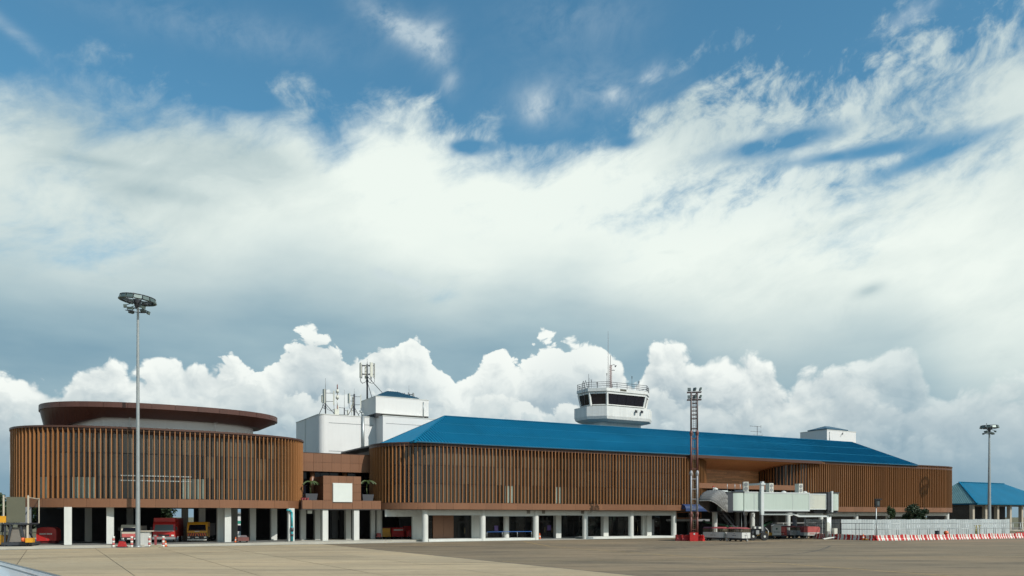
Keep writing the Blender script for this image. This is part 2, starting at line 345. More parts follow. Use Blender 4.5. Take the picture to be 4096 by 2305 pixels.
M = dict(
    clad=mat('brown_cladding', (.205, .093, .046), .42, var=.08, rnd=.09, streak=.08, vscale=.3),
    clad_dark=mat('dark_brown_trim', (.075, .032, .020), .45, var=.06),
    fin=mat('orange_brown_fin', (.375, .168, .062), .5, var=.12, rnd=.12, vscale=.5, streak=.10),
    canopy=mat('brown_canopy_metal', (.090, .036, .026), .42, var=.12, rnd=.12, streak=.15),
    soffit=mat('soffit_board', (.16, .075, .045), .6),
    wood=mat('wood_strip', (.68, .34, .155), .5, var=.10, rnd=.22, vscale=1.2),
    white=mat('white_render', (.71, .71, .69), .75, var=.03, streak=.03, vscale=.25, bump=.15, bscale=9),
    whitec=mat('white_concrete', (.62, .63, .59), .7, var=.06, streak=.08, bump=.1),
    towerw=mat('tower_white_paint', (.72, .73, .70), .6, var=.05, streak=.16, vscale=.3),
    stain=mat('black_mould_stain', (.10, .10, .08), .9, var=.5, vscale=3),
    grey=mat('grey_steel', (.30, .31, .31), .5, .3, var=.1),
    galv=mat('galvanised_steel', (.40, .43, .43), .42, .55, var=.1, vscale=1.5),
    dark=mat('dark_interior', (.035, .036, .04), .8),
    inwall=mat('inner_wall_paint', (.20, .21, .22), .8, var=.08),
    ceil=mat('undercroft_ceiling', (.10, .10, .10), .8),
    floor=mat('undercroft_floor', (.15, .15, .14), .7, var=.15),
    black=mat('black_rubber', (.018, .018, .019), .75, bump=.2),
    iron=mat('dark_painted_steel', (.05, .055, .065), .5, .2, var=.15),
    mullion=mat('window_frame_black', (.018, .017, .018), .45),
    blind=mat('bronze_tinted_pane', (.066, .055, .038), .10, var=.25, rnd=.6, vscale=.5, spec=.75),
    pale=mat('pane_with_pale_blind', (.20, .25, .22), .2, var=.2, rnd=.3),
    towerglass=mat('tower_dark_glass', (.010, .011, .018), .06, var=.1, spec=.35),
    blue=mat('blue_roof_sheet', (.004, .142, .262), .62, spec=.15, var=.14, vscale=.12, streak=.14),
    bluecap=mat('dark_teal_roof_sheet', (.02, .075, .12), .4, var=.1),
    teal=mat('pale_teal_roof_sheet', (.16, .30, .31), .45, var=.16, vscale=.5),
    red=mat('red_paint', (.46, .018, .016), .42, var=.1, coat=.2),
    redp=mat('red_plastic', (.50, .022, .020), .45, var=.14, vscale=2, rnd=.12),
    whitep=mat('white_plastic_stripe', (.70, .68, .62), .5, var=.12, vscale=3, rnd=.06),
    redfade=mat('faded_red_canvas', (.55, .12, .11), .7, var=.12, bump=.5, bscale=5),
    orange=mat('orange_plastic', (.75, .14, .03), .5),
    yellow=mat('yellow_paint', (.70, .33, .015), .42, var=.1, coat=.2),
    maroon=mat('maroon_roof_paint', (.32, .07, .075), .6, var=.15),
    cream=mat('cream_paint', (.55, .50, .40), .45, var=.08),
    cartw=mat('cart_white_panel', (.66, .66, .62), .5, var=.06, streak=.12),
    cartrail=mat('cart_guard_rail_paint', (.30, .26, .17), .55, var=.15),
    mark=mat('faded_dark_marking', (.10, .10, .12), .6),
    jet=mat('pale_green_bridge_panel', (.48, .56, .50), .42, var=.04, streak=.06, vscale=.2),
    jetc=mat('cream_bridge_panel', (.56, .57, .49), .45, var=.05, streak=.05),
    jetw=mat('bridge_white_trim', (.62, .66, .65), .4, .1, var=.06),
    bellow=mat('grey_bellows_fabric', (.15, .15, .145), .75, var=.12, vscale=1.5),
    bellowr=mat('bellows_rib', (.30, .30, .28), .6),
    acw=mat('air_conditioner_cream', (.62, .62, .54), .5, var=.05),
    awn=mat('navy_awning_cloth', (.010, .035, .12), .6, var=.08),
    awn2=mat('light_blue_awning_stripe', (.02, .12, .42), .6),
    green=mat('dark_green_paint', (.02, .09, .045), .6),
    lattred=mat('faded_red_mast_paint', (.19, .072, .06), .55, var=.18, vscale=1.5),
    lattwht=mat('chalky_white_mast_paint', (.36, .37, .39), .55, var=.15, vscale=1.5),
    lattbrn=mat('weathered_brown_mast_paint', (.13, .10, .10), .5, var=.15),
    lamp=mat('floodlight_housing', (.11, .15, .14), .4, .3),
    lampglass=mat('floodlight_glass', (.10, .12, .12), .3, var=.05),
    zinc=mat('zinc_fence_sheet', (.56, .61, .61), .38, .25, var=.09, rnd=.10, streak=.14, vscale=.8),
    tan=mat('tan_concrete_column', (.42, .37, .29), .7, streak=.1),
    slat=mat('grey_brown_louvre', (.19, .17, .145), .6, var=.1, rnd=.12),
    pipe=mat('teal_pipe_paint', (.03, .32, .36), .45),
    wing=mat('aircraft_grey_paint', (.56, .63, .66), .28, var=.03, vscale=.8, coat=.3),
    wingedge=mat('aircraft_leading_edge_metal', (.22, .25, .25), .3, .7, var=.05),
    planter=mat('grey_planter', (.06, .065, .075), .7),
    leaf=mat('leaf_green', (.045, .085, .025), .6, var=.4, vscale=2.0, rnd=.1),
    leafd=mat('dark_leaf_green', (.022, .045, .016), .6, var=.4, vscale=1.2, rnd=.15),
    palm=mat('palm_leaf', (.05, .075, .02), .5, var=.3, vscale=2.0),
    bark=mat('bark', (.10, .075, .05), .9, var=.2, bump=.4),
    strip=mat('pale_concrete_strip', (.40, .38, .32), .8, var=.16, vscale=.35, bump=.1),
    yline=mat('worn_yellow_line', (.42, .27, .07), .7, var=.35, vscale=2.5),
    screen=mat('purple_poster', (.10, .06, .22), .5),
    brass=mat('brass_handle', (.55, .42, .2), .35, .8),
    stair=mat('pale_green_escalator_panel', (.16, .22, .19), .4),
)
GLASS = glass_mat('clear_dark_glass', (.012, .014, .015), .62)
# ------------------------------------------------------------------ ground
def ground_mat(name, base, alt, dark, streak_dir, alt2=(.2, .16, .1)):
    m = bpy.data.materials.new(name); m.use_nodes = True; t = m.node_tree; N = t.nodes; L = t.links
    b = N['Principled BSDF']; b.inputs['Roughness'].default_value = .8; b.inputs['Specular IOR Level'].default_value = .25
    g = N.new('ShaderNodeNewGeometry'); oi = N.new('ShaderNodeObjectInfo')
    def nz(scale, sx, sy, rot, det=6, rg=.6):
        mp = N.new('ShaderNodeMapping'); mp.inputs['Rotation'].default_value = (0, 0, rot); mp.inputs['Scale'].default_value = (sx, sy, 1); L.new(g.outputs['Position'], mp.inputs[0])
        n = N.new('ShaderNodeTexNoise'); n.inputs['Scale'].default_value = scale; n.inputs['Detail'].default_value = det; n.inputs['Roughness'].default_value = rg; L.new(mp.outputs[0], n.inputs['Vector']); return n.outputs[0]
    def ramp(s, lo, hi):
        r = N.new('ShaderNodeMapRange'); r.interpolation_type = 'SMOOTHSTEP'; r.inputs[1].default_value = lo; r.inputs[2].default_value = hi; L.new(s, r.inputs[0]); return r.outputs[0]
    def mix(f, a, c):
        k = N.new('ShaderNodeMix'); k.data_type = 'RGBA'
        if isinstance(f, float): k.inputs[0].default_value = f
        else: L.new(f, k.inputs[0])
        for i, q in ((6, a), (7, c)):
            if isinstance(q, tuple): k.inputs[i].default_value = q + (1,)
            else: L.new(q, k.inputs[i])
        return k.outputs[2]
    c = mix(ramp(nz(.05, 1, 1.6, streak_dir), .35, .65), base, alt)
    c = mix(ramp(nz(.22, .30, 1.8, streak_dir, 8, .68), .46, .66), c, dark)
    c = mix(ramp(nz(.5, .16, 2.6, streak_dir + .2, 6, .7), .56, .70), c, alt2)
    k = N.new('ShaderNodeMix'); k.data_type = 'RGBA'; k.blend_type = 'MULTIPLY'; k.inputs[0].default_value = 1; L.new(c, k.inputs[6])
    f = N.new('ShaderNodeMapRange'); f.inputs[1].default_value = .3; f.inputs[2].default_value = .7; f.inputs[3].default_value = .86; f.inputs[4].default_value = 1.14; L.new(nz(2.2, .6, 1.4, streak_dir, 8, .7), f.inputs[0])
    r2 = N.new('ShaderNodeMapRange'); r2.inputs[3].default_value = .94; r2.inputs[4].default_value = 1.06; L.new(oi.outputs['Random'], r2.inputs[0])
    mm = N.new('ShaderNodeMath'); mm.operation = 'MULTIPLY'; L.new(f.outputs[0], mm.inputs[0]); L.new(r2.outputs[0], mm.inputs[1])
    L.new(mm.outputs[0], k.inputs[7]); L.new(k.outputs[2], b.inputs['Base Color'])
    bp = N.new('ShaderNodeBump'); bp.inputs['Strength'].default_value = .25; bp.inputs['Distance'].default_value = .02; L.new(nz(18, 1, 1, 0, 4), bp.inputs['Height']); L.new(bp.outputs[0], b.inputs['Normal'])
    return m
CONC = ground_mat('apron_concrete', (.385, .298, .185), (.320, .262, .172), (.25, .202, .130), math.radians(30), (.43, .34, .22))
ASPH = ground_mat('apron_asphalt', (.215, .160, .098), (.165, .130, .084), (.092, .075, .052), math.radians(-8), (.29, .22, .135))
LAND = ground_mat('far_ground', (.10, .10, .055), (.14, .12, .07), (.07, .075, .035), 0)
def struct(name, mb, m): o = part(name, mb, m); o['kind'] = 'structure'; return o
def sheet(z, pts): return MB().add([(x, y, z) for x, y in pts], [tuple(range(len(pts)))])
def uvs(pts): return [W(u, v)[:2] for u, v in pts]
struct('ground', sheet(-.06, [(-6000, -6000), (6000, -6000), (6000, 6000), (-6000, 6000)]), LAND)
asph = struct('asphalt_apron', sheet(-.012, uvs([(-17.5, -260), (260, -260), (260, 60), (-120, 60), (-120, -8), (-17.5, -8)])), ASPH)
# dark bed that shows in the joints between the concrete slabs
conc = struct('concrete_apron', sheet(-.02, uvs([(-190, -260), (-17.4, -260), (-17.4, 20), (-190, 20)])), mat('joint_sealant', (.13, .105, .07), .9))
slabs = {}
US = [-17.5 - 7.2 * i for i in range(0, 14)]; VS = [-3.5 - 6.6 * j for j in range(0, 15)]
for i in range(len(US) - 1):
    for j in range(len(VS) - 1):
        u, v = (US[i] + US[i + 1]) / 2, (VS[j] + VS[j + 1]) / 2
        x, y, _ = W(u, v)
        if y < 34 or abs(x) > y * .72 + 8: continue
        du, dv = (US[i] - US[i + 1]) / 2 - .035, (VS[j] - VS[j + 1]) / 2 - .035
        if 'm' not in slabs: slabs['m'] = MB().box(-du, du, -dv, dv, -.018, 0).mesh('slab')
        o = part('slab', slabs['m'], CONC, conc); o.location = (x, y, R.uniform(-.002, .002)); o.rotation_euler = (0, 0, A30)
struct('outer_concrete', sheet(-.008, uvs([(-190, -260), (-17.6, -260), (-17.6, -95), (-190, -95)])), CONC)
# paler walkway and drain strip in front of the buildings
st = struct('pale_pavement', sheet(.0, uvs([(-75, -3), (0, -2.7), (56, -2.2), (56, 45), (-95, 45), (-95, -1)])), M['strip'])
struct('raised_pavement', MB().prism(uvs([(-75, -1.7), (-7.5, -1.7), (-5, 1.2), (0, 1.2), (0, 45), (-95, 45), (-95, -1.7)]), -.02, .27), M['strip'])
gs = struct('drain_strip', sheet(.004, uvs([(-75, -4.8), (-2, -3.6), (56, -3.3), (56, -2.4), (0, -2.8), (-75, -3.0)])),
            mat('grey_green_drain_strip', (.21, .205, .165), .85, var=.2, vscale=.3))
for pts in ([(5.9, -27.2), (-.2, -90), (.0, -90), (6.1, -27.2)], [(6.05, -27.0), (13.8, -7.0), (14.0, -7.0), (6.3, -27.0)], [(-6.6, -14.2), (-2.5, -15.6), (-2.5, -15.35), (-6.6, -13.95)],
            [(-7.5, -11.5), (-6.6, -14.2), (-6.3, -14.2), (-7.2, -11.5)], [(40, -75), (-17, -55.0), (-17, -54.85), (40, -74.85)]):
    struct('yellow_line', sheet(-.008, uvs(pts)), M['yline'])
for pts in ([(-11.5, -10.2), (-4.0, -7.4), (-3.8, -7.6), (-10.9, -10.7)], [(-12, -19), (-8.6, -20.4), (-8.5, -19.8), (-11.8, -18.6)]):
    struct('tar_patch', sheet(-.0085, uvs(pts)), mat('tar', (.035, .03, .025), .7, var=.3))
TY = mat('tyre_mark', (.075, .062, .045), .8, var=.4, vscale=1.2); PL_ = mat('pale_joint', (.30, .24, .155), .8, var=.3, vscale=1.5)
def trail(name, pts, w, m, z):
    mb = MB(); q = [Vector(p) for p in uvs(pts)]
    L, Rr = [], []
    for i, p in enumerate(q):
        d = (q[min(i + 1, len(q) - 1)] - q[max(i - 1, 0)]).normalized(); n = Vector((-d.y, d.x)) * w / 2
        L.append(p + n); Rr.append(p - n)
    mb.add([(a.x, a.y, z) for a in L] + [(a.x, a.y, z) for a in Rr], [(i, i + 1, len(q) + i + 1, len(q) + i) for i in range(len(q) - 1)])
    struct(name, mb, m)
def arc(a, b, bend, n=12):
    return [(a[0] + (b[0] - a[0]) * t + bend * math.sin(math.pi * t) * .7, a[1] + (b[1] - a[1]) * t + bend * math.sin(math.pi * t)) for t in [i / n for i in range(n + 1)]]
for i, (a, b, bend) in enumerate((((-14, -12), (60, -34), -6), ((-14, -13.8), (60, -36), -6.4), ((-10, -30), (50, -52), 5), ((4, -44), (60, -30), 7), ((4, -45.8), (60, -32), 7), ((-60, -30), (-18, -22), 3), ((-60, -31.8), (-18, -24), 3), ((10, -60), (40, -44), -3))):
    trail('tyre_mark', arc(a, b, bend), .32, TY if a[0] > -40 else mat('tyre_mark_on_concrete', (.24, .19, .12), .8, var=.3), -.007 if a[0] > -40 else .005)
for a, b in (((-12, -21), (30, -21.4)), ((-14, -35.5), (44, -36)), ((-15, -50), (40, -50.4)), ((18, -6), (17, -70)), ((32, -6), (31, -70))):
    trail('pale_joint', arc(a, b, 0), .16, PL_, -.0065)
trail('dark_seam', arc((-17.45, -10), (-17.45, -120), 0), .18, TY, .004)
struct('sand_verge', sheet(-.006, [(57, 122), (68, 128), (100, 141), (130, 151), (130, 146), (100, 133.5), (68, 122.5)]), mat('orange_dust', (.25, .165, .095), .9, var=.2, vscale=.5))
# ------------------------------------------------------------------ curved louvred buildings
def ellipse_arc(cu, cv, a, b, t0, t1, n):
    return [(cu + a * math.cos(math.radians(t0 + (t1 - t0) * i / n)), cv + b * math.sin(math.radians(t0 + (t1 - t0) * i / n))) for i in range(n + 1)]
def resample(P, step, start=0.0):
    """points every `step` metres along a plan line, with the outward normal (to the right of travel)"""
    out = []; want = start; done = 0.0
    for a, b in zip(P, P[1:]):
        L = math.hypot(b[0] - a[0], b[1] - a[1])
        if L < 1e-6: continue
        while want <= done + L + 1e-9:
            t = (want - done) / L; tx, ty = (b[0] - a[0]) / L, (b[1] - a[1]) / L
            out.append((a[0] + (b[0] - a[0]) * t, a[1] + (b[1] - a[1]) * t, ty, -tx)); want += step
        done += L
    return out
def offset(P, d):
    out = []
    for i, p in enumerate(P):
        a = P[max(i - 1, 0)]; b = P[min(i + 1, len(P) - 1)]; L = math.hypot(b[0] - a[0], b[1] - a[1]) or 1
        out.append((p[0] + (b[1] - a[1]) / L * d, p[1] - (b[0] - a[0]) / L * d))
    return out
def wallstrip(P, z0, z1, th=.25):
    """a wall of thickness th following the plan line; z may be functions of u"""
    f = lambda z, p: z(p[0]) if callable(z) else z
    Q = offset(P, -th); mb = MB(); n = len(P)
    mb.add([(p[0], p[1], f(z0, p)) for p in P] + [(p[0], p[1], f(z1, p)) for p in P] + [(p[0], p[1], f(z0, q)) for p, q in zip(Q, P)] + [(p[0], p[1], f(z1, q)) for p, q in zip(Q, P)],
           [k for i in range(n - 1) for k in ((i, i + 1, n + i + 1, n + i), (2 * n + i + 1, 2 * n + i, 3 * n + i, 3 * n + i + 1), (n + i, n + i + 1, 3 * n + i + 1, 3 * n + i), (i + 1, i, 2 * n + i, 2 * n + i + 1))])
    return mb
FIN = MB().box(-.05, .05, -.20, .20, 0, 1).mesh('fin'); FIN.materials.append(M['fin'])
def louvres(parent, P, step, z0, ztop, start=0.0, fin_off=.0):
    for u, v, nx, ny in resample(P, step, start):
        h = (ztop(u) if callable(ztop) else ztop) - z0
        o = part('fin', FIN, None, parent, loc=(u + nx * fin_off, v + ny * fin_off, z0), rz=math.atan2(ny, nx) + math.pi / 2 + R.gauss(0, .014))
        o.scale = (1, 1, h)
def glazing(parent, P, step, rows, inset, pane=.05, pale=lambda u, v, k: False):
    """panes standing in a dark backing frame; pieces of one width share a mesh"""
    Q = offset(P, -inset); meshes = {}
    S = resample(Q, step)
    for (u0, v0, a0, b0), (u1, v1, a1, b1) in zip(S, S[1:]):
        L = math.hypot(u1 - u0, v1 - v0); cu, cv = (u0 + u1) / 2, (v0 + v1) / 2; rz = math.atan2(v1 - v0, u1 - u0)
        for k, (za, zb) in enumerate(rows):
            za_, zb_ = za, zb(cu) if callable(zb) else zb
            pl = pale(cu, cv, k); key = (k, round(L, 1), pl)
            if key not in meshes:
                meshes[key] = MB().box(-L / 2 + .07, L / 2 - .07, -.02, .02, .07, zb_ - za_ - .07).mesh('pane'); meshes[key].materials.append(M['pale'] if pl else M['blind'])
            part('pane', meshes[key], None, parent, loc=(cu, cv, za_), rz=rz)
    part('mullion_frame', wallstrip(offset(P, -inset - .03), rows[0][0] - .1, rows[-1][1] if not callable(rows[-1][1]) else rows[-1][1], .12), M['mullion'], parent)
def band(parent, P, z0, z1, step=2.9, out=.25, th=.12, gap=.03, m='clad', back=True):
    """fascia made of separate bent cladding panels"""
    tot = sum(math.hypot(b[0] - a[0], b[1] - a[1]) for a, b in zip(P, P[1:])); n = max(1, round(tot / step)); fine = resample(offset(P, out), tot / n / 6)
    meshes = {}
    for k in range(len(fine) // 6):
        seg = [(q[0], q[1]) for q in fine[k * 6:k * 6 + 7]]
        if len(seg) < 2: continue
        a, b = seg[0], seg[-1]; L = math.hypot(b[0] - a[0], b[1] - a[1]); rz = math.atan2(b[1] - a[1], b[0] - a[0]); c, s = math.cos(-rz), math.sin(-rz)
        loc = [((p[0] - a[0]) * c - (p[1] - a[1]) * s, (p[0] - a[0]) * s + (p[1] - a[1]) * c) for p in seg]
        loc[0] = (gap / 2, 0); loc[-1] = (L - gap / 2, loc[-1][1])
        key = tuple(round(q, 2) for p in loc for q in p)
        if key not in meshes: meshes[key] = wallstrip(loc, 0, z1 - z0, th).mesh('fascia_panel'); meshes[key].materials.append(M[m])
        part('fascia_panel', meshes[key], None, parent, loc=(a[0], a[1], z0), rz=rz)
    if back: part('fascia_backing', wallstrip(offset(P, out - .05), z0 + .01, z1 - .01, .2), M['clad_dark'], parent)

# ---- terminal: two louvred blocks either side of a recessed gate hall, under one blue hipped roof
T = uvthing('terminal_building', 'long two-storey airport terminal with brown vertical fins and a blue ribbed roof', 'terminal', 0, 0)
eave = lambda u: 15.60 + .0030 * u; ridge = lambda u: 21.36 + .0045 * u
rimR = lambda u: 15.72 + .0042 * (u - 81)
PL = ellipse_arc(2.2, 7.0, 8.2, 8.2, 125, 270, 24) + ellipse_arc(52.45, 3.3, 9, 4.5, 270, 360, 14) + [(61.45, 6.3)]
PR = [(81.0, 6.3)] + ellipse_arc(90.0, 3.3, 9, 4.5, 180, 270, 14) + ellipse_arc(133.9, 3.3, 9, 4.5, 270, 360, 14) + [(142.9, 24.0)]
louvres(T, PL, .68, 6.15, 15.38)
louvres(T, PR, .68, 6.1, rimR, start=.3)
rows = [(6.15, 9.1), (9.1, 12.05)]
palew = [(14.8, 16.2), (23.5, 25.0), (47.5, 50.5)]
glazing(T, PL, 1.62, rows + [(12.05, 15.1)], .8, pale=lambda u, v, k: k == 0 and any(a < u < b for a, b in palew) and v < 2)
glazing(T, PR, 1.75, rows + [(12.05, 15.3)], .8, pale=lambda u, v, k: k == 0 and 82 < u < 87.5 and v < 4)
band(T, PL, 5.08, 6.13); band(T, PR, 5.0, 6.08)
part('rim', wallstrip(offset(PL, .30), 15.385, 15.59, .75), M['clad_dark'], T)
part('rim', wallstrip(offset(PR, .30), lambda u: rimR(u) - .05, lambda u: rimR(u) + .16, .75), M['clad_dark'], T)
part('head_trim', wallstrip(offset(PL, -.5), 14.95, 15.38, .2), M['clad_dark'], T); part('head_trim', wallstrip(offset(PR, -.5), 15.2, lambda u: rimR(u) - .05, .2), M['clad_dark'], T)
# floor slab and flat top of the drums, back walls
part('floor_slab', MB().prism(PL + [(61.45, 24), (-2.5, 24)], 5.12, 6.1).prism(PR + [(81, 24)], 5.04, 6.05).box(61.45, 81, 6.5, 24, 5.12, 6.1), M['ceil'], T)
part('parapet_deck', MB().prism([(p[0], p[1]) for p in offset(PL, .2)] + [(61.4, 24), (-2.5, 24)], 15.0, 15.36).prism(offset(PR, .2) + [(81.1, 24)], 15.2, 15.6), M['clad_dark'], T)
part('side_wall', MB().box(-3.2, -2.6, 13.0, 24, 5.12, 15.3), M['white'], T)
part('rear_wall', MB().box(-3.2, 142.9, 24, 24.3, 0, 15.2), M['white'], T)
part('side_eave', MB().prism([(-6.05, 8.5), (-3.0, 12.0), (-3.0, 24.2), (-5.9, 24.2)], 15.33, 15.57), mat('grey_gutter', (.17, .16, .15), .6), T)
# recessed gate hall
part('hall_wall', MB().box(61.3, 81.2, 6.6, 6.9, 9.6, 14.0), M['clad_dark'], T)
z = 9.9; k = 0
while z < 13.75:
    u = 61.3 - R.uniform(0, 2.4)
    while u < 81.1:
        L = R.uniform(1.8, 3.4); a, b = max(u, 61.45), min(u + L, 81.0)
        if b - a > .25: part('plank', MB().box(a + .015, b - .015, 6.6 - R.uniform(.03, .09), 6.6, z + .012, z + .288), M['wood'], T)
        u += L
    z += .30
sof = MB()
for i in range(12):
    v0 = -1.6 + i * .69; zs = lambda v: 15.35 - (v + 1.6) * .205
    u = 54.0
    while u < 92:
        L = R.uniform(3, 6); b = min(u + L, 92)
        sof.add([(u + .02, v0, zs(v0)), (b - .02, v0, zs(v0)), (b - .02, v0 + .66, zs(v0 + .66)), (u + .02, v0 + .66, zs(v0 + .66)),
                 (u + .02, v0, zs(v0) + .05), (b - .02, v0, zs(v0) + .05), (b - .02, v0 + .66, zs(v0 + .66) + .05), (u + .02, v0 + .66, zs(v0 + .66) + .05)],
                [(0, 3, 2, 1), (4, 5, 6, 7), (0, 1, 5, 4), (1, 2, 6, 5), (2, 3, 7, 6), (3, 0, 4, 7)]); u = b
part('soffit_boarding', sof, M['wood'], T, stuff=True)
part('soffit_edge', MB().box(53.5, 90.5, -2.05, -1.65, 15.12, 15.66), M['clad_dark'], T)
part('gate_canopy', MB().box(57.0, 85.8, -.6, 3.0, 9.45, 10.45), M['clad'], T)
part('gate_glazing', MB().box(61.5, 81, 4.4, 4.5, 6.1, 9.45), M['towerglass'], T)
for i in range(14): part('gate_mullion', MB().box(61.6 + i * 1.48, 61.68 + i * 1.48, 4.28, 4.42, 6.1, 9.45), M['grey'], T)
part('gate_floor_edge', MB().box(61.5, 81, 1.2, 6.4, 5.1, 6.1), M['ceil'], T)
# roof: ribbed sheet, real ribs
u0, u1, ur0, ur1, vf, vr = -2.6, 124.2, 8.3, 116.6, -1.62, 10.3; vb = 22.2
rb = MB()
rb.add([(u0, vf, eave(u0)), (u1, vf, eave(u1)), (ur1, vr, ridge(ur1)), (ur0, vr, ridge(ur0)), (u0, vb, eave(u0)), (u1, vb, eave(u1))],
       [(0, 1, 2, 3), (3, 2, 5, 4), (0, 3, 4), (1, 5, 2)])
rb.add([(u0, vf, eave(u0) - .2), (u1, vf, eave(u1) - .2), (u1, vb, eave(u1) - .2), (u0, vb, eave(u0) - .2), (u0, vf, eave(u0) - .002), (u1, vf, eave(u1) - .002), (u1, vb, eave(u1) - .002), (u0, vb, eave(u0) - .002)],
       [(0, 3, 2, 1), (0, 1, 5, 4), (1, 2, 6, 5), (2, 3, 7, 6), (3, 0, 4, 7)])
part('roof', rb, M['blue'], T)
ribs = MB(); w_ = .07; hh = .15
u = u0 + .3
while u < u1 - .2:
    t = 1.0
    if u < ur0: t = (u - u0) / (ur0 - u0)
    elif u > ur1: t = (u1 - u) / (u1 - ur1)
    zr = eave(u) + (ridge(u) - eave(u)) * t; v1 = vf + (vr - vf) * t
    ribs.add([(u - w_, vf, eave(u)), (u + w_, vf, eave(u)), (u, vf, eave(u) + hh), (u - w_, v1, zr), (u + w_, v1, zr), (u, v1, zr + hh)], [(0, 1, 2), (0, 2, 5, 3), (1, 4, 5, 2), (3, 5, 4)]); u += .56
v = vf + .3
while v < vb - .4:
    t = 1 - abs(v - vr) / (vr - vf)
    zr = eave(0) + (ridge(0) - eave(0)) * t; uu = u0 + (ur0 - u0) * t
    ribs.add([(u0, v - w_, eave(0)), (u0, v + w_, eave(0)), (u0, v, eave(0) + hh), (uu, v - w_, zr), (uu, v + w_, zr), (uu, v, zr + hh)], [(0, 1, 2), (0, 2, 5, 3), (1, 4, 5, 2), (3, 5, 4)]); v += .56
part('roof_rib', ribs, M['blue'], T, stuff=True)
cap = MB().beam((ur0, vr, ridge(ur0) + .06), (ur1, vr, ridge(ur1) + .06), .35, .14)
for a, b in (((u0, vf), (ur0, vr)), ((u1, vf), (ur1, vr)), ((u0, vb), (ur0, vr))):
    cap.beam((a[0], a[1], eave(a[0]) + .06), (b[0], b[1], ridge(b[0]) + .06), .32, .14)
part('ridge_cap', cap, M['blue'], T)
part('gutter', MB().beam((u0 + .5, vf - .09, 15.5), (54, vf - .09, 15.66), .16, .14).beam((54, vf - .09, 15.66), (u1, vf - .09, eave(u1) - .1), .16, .14), M['bluecap'], T)
lap = MB()
for t in (.34, .68):
    lap.beam((u0 + (ur0 - u0) * t + .3, vf + (vr - vf) * t, eave(0) + (ridge(0) - eave(0)) * t + .05), (u1 + (ur1 - u1) * t - .3, vf + (vr - vf) * t, eave(u1) + (ridge(u1) - eave(u1)) * t + .05), .10, .16)
part('sheet_lap', lap, M['blue'], T)
# ground floor
for k in range(0, 15):
    o = part('column', MB().lathe([(0, 0), (.5, 0), (.5, 5.1), (0, 5.1)], 20), M['whitec'], T, loc=(k * 10.24 if k < 6 else [61.7, 72.0, 82.4, 92.6, 104.2, 115.4, 126.6, 138.3, 138.3][k - 6], 0, 0))
    if k == 13: break
for k in range(13):
    a = k * 10.24 if k <= 5 else [61.7, 72.0, 82.4, 92.6, 104.2, 115.4, 126.6, 138.3][k - 6]
    b = (k + 1) * 10.24 if k < 5 else [61.7, 72.0, 82.4, 92.6, 104.2, 115.4, 126.6, 138.3][k - 5]
    if k == 5 or k == 6 or k == 7: continue
    part('beam', MB().box(a + .42, b - .42, -.22, .22, 4.15 if k % 2 == 0 else 4.0, 5.08), M['whitec'], T)
part('beam', MB().box(-5.3, -.0, 3.3, 3.7, 3.93, 5.07), M['whitec'], T)
part('bay_column', MB().lathe([(0, 0), (.5, 0), (.5, 5.1), (0, 5.1)], 20), M['whitec'], T, loc=(-4.4, 8.5, 0)); part('bay_column', MB().box(-.35, .35, -.3, .3, 0, 5.1), M['whitec'], T, loc=(-5.5, 8.6, 0))
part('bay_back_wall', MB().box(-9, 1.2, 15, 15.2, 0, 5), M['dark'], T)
part('soffit', MB().prism([(p[0], p[1]) for p in PL] + [(61.4, 24), (-2.5, 24)], 5.0, 5.075).box(61.45, 80.9, 3, 24, 5.0, 5.08).prism([(p[0], p[1]) for p in PR] + [(81, 24)], 4.93, 4.99), M['ceil'], T)
for a, b in ((0.5, 20.1), (31.0, 51.0)): part('plinth', MB().box(a, b, -.35, 3.6, 0, .34), M['whitec'], T)
part('floor', MB().box(-7, 56, 3.6, 23.9, .0, .26).box(20.2, 30.9, 1.4, 3.6, 0, .12), M['floor'], T)
# ground floor shopfront: panes, doors, panels
for u in [1.6 + 1.27 * i for i in range(39)]:
    if u > 50.9: break
    if 3.0 < u < 6.6 or 10.2 < u < 11.8 or 19.5 < u < 21.4 or 29.2 < u < 31.0 or 38.9 < u < 40.2: continue
    for za, zb in ((.42, 3.15), (3.22, 4.5)):
        part('shop_pane', MB().box(u, u + 1.19, 3.80, 3.83, za, zb), GLASS, T)
fr = MB().box(1.3, 51.0, 3.78, 3.86, 3.14, 3.23).box(1.3, 51, 3.78, 3.86, .34, .44).box(1.3, 51, 3.78, 3.86, 4.46, 4.98)
for i in range(40): fr.box(1.53 + 1.27 * i, 1.6 + 1.27 * i, 3.77, 3.87, .34, 4.5)
part('shopfront_frame', fr, M['mullion'], T)
for a, b in ((3.0, 4.85), (4.87, 6.7)): part('cladding_panel', MB().box(a, b, 3.55, 3.75, .36, 4.6), M['clad'], T)
for u in (7.6, 23.4, 24.9, 42.6, 44.2):
    d = part('door', MB().box(u, u + .12, 3.68, 3.74, .36, 3.05).box(u + 1.25, u + 1.37, 3.68, 3.74, .36, 3.05).box(u, u + 1.37, 3.68, 3.74, 3.0, 3.14).box(u, u + 1.37, 3.68, 3.74, .34, .46), M['mullion'], T)
    part('handle', MB().bar((u + 1.2, 3.6, 1.1), (u + 1.2, 3.6, 2.1), .03), M['brass'], d)
part('white_door', MB().box(47.9, 49.4, 3.5, 3.6, .36, 3.4), M['inwall'], T)
for u in (17.6, 28.0, 38.4, 48.6): part('inner_column', MB().lathe([(0, 0), (.5, 0), (.5, 5), (0, 5)], 16) if u < 20 else MB().box(-.55, .55, -.5, .4, 0, 5), M['whitec'], T, loc=(u - 1.2, 3.0, .1))
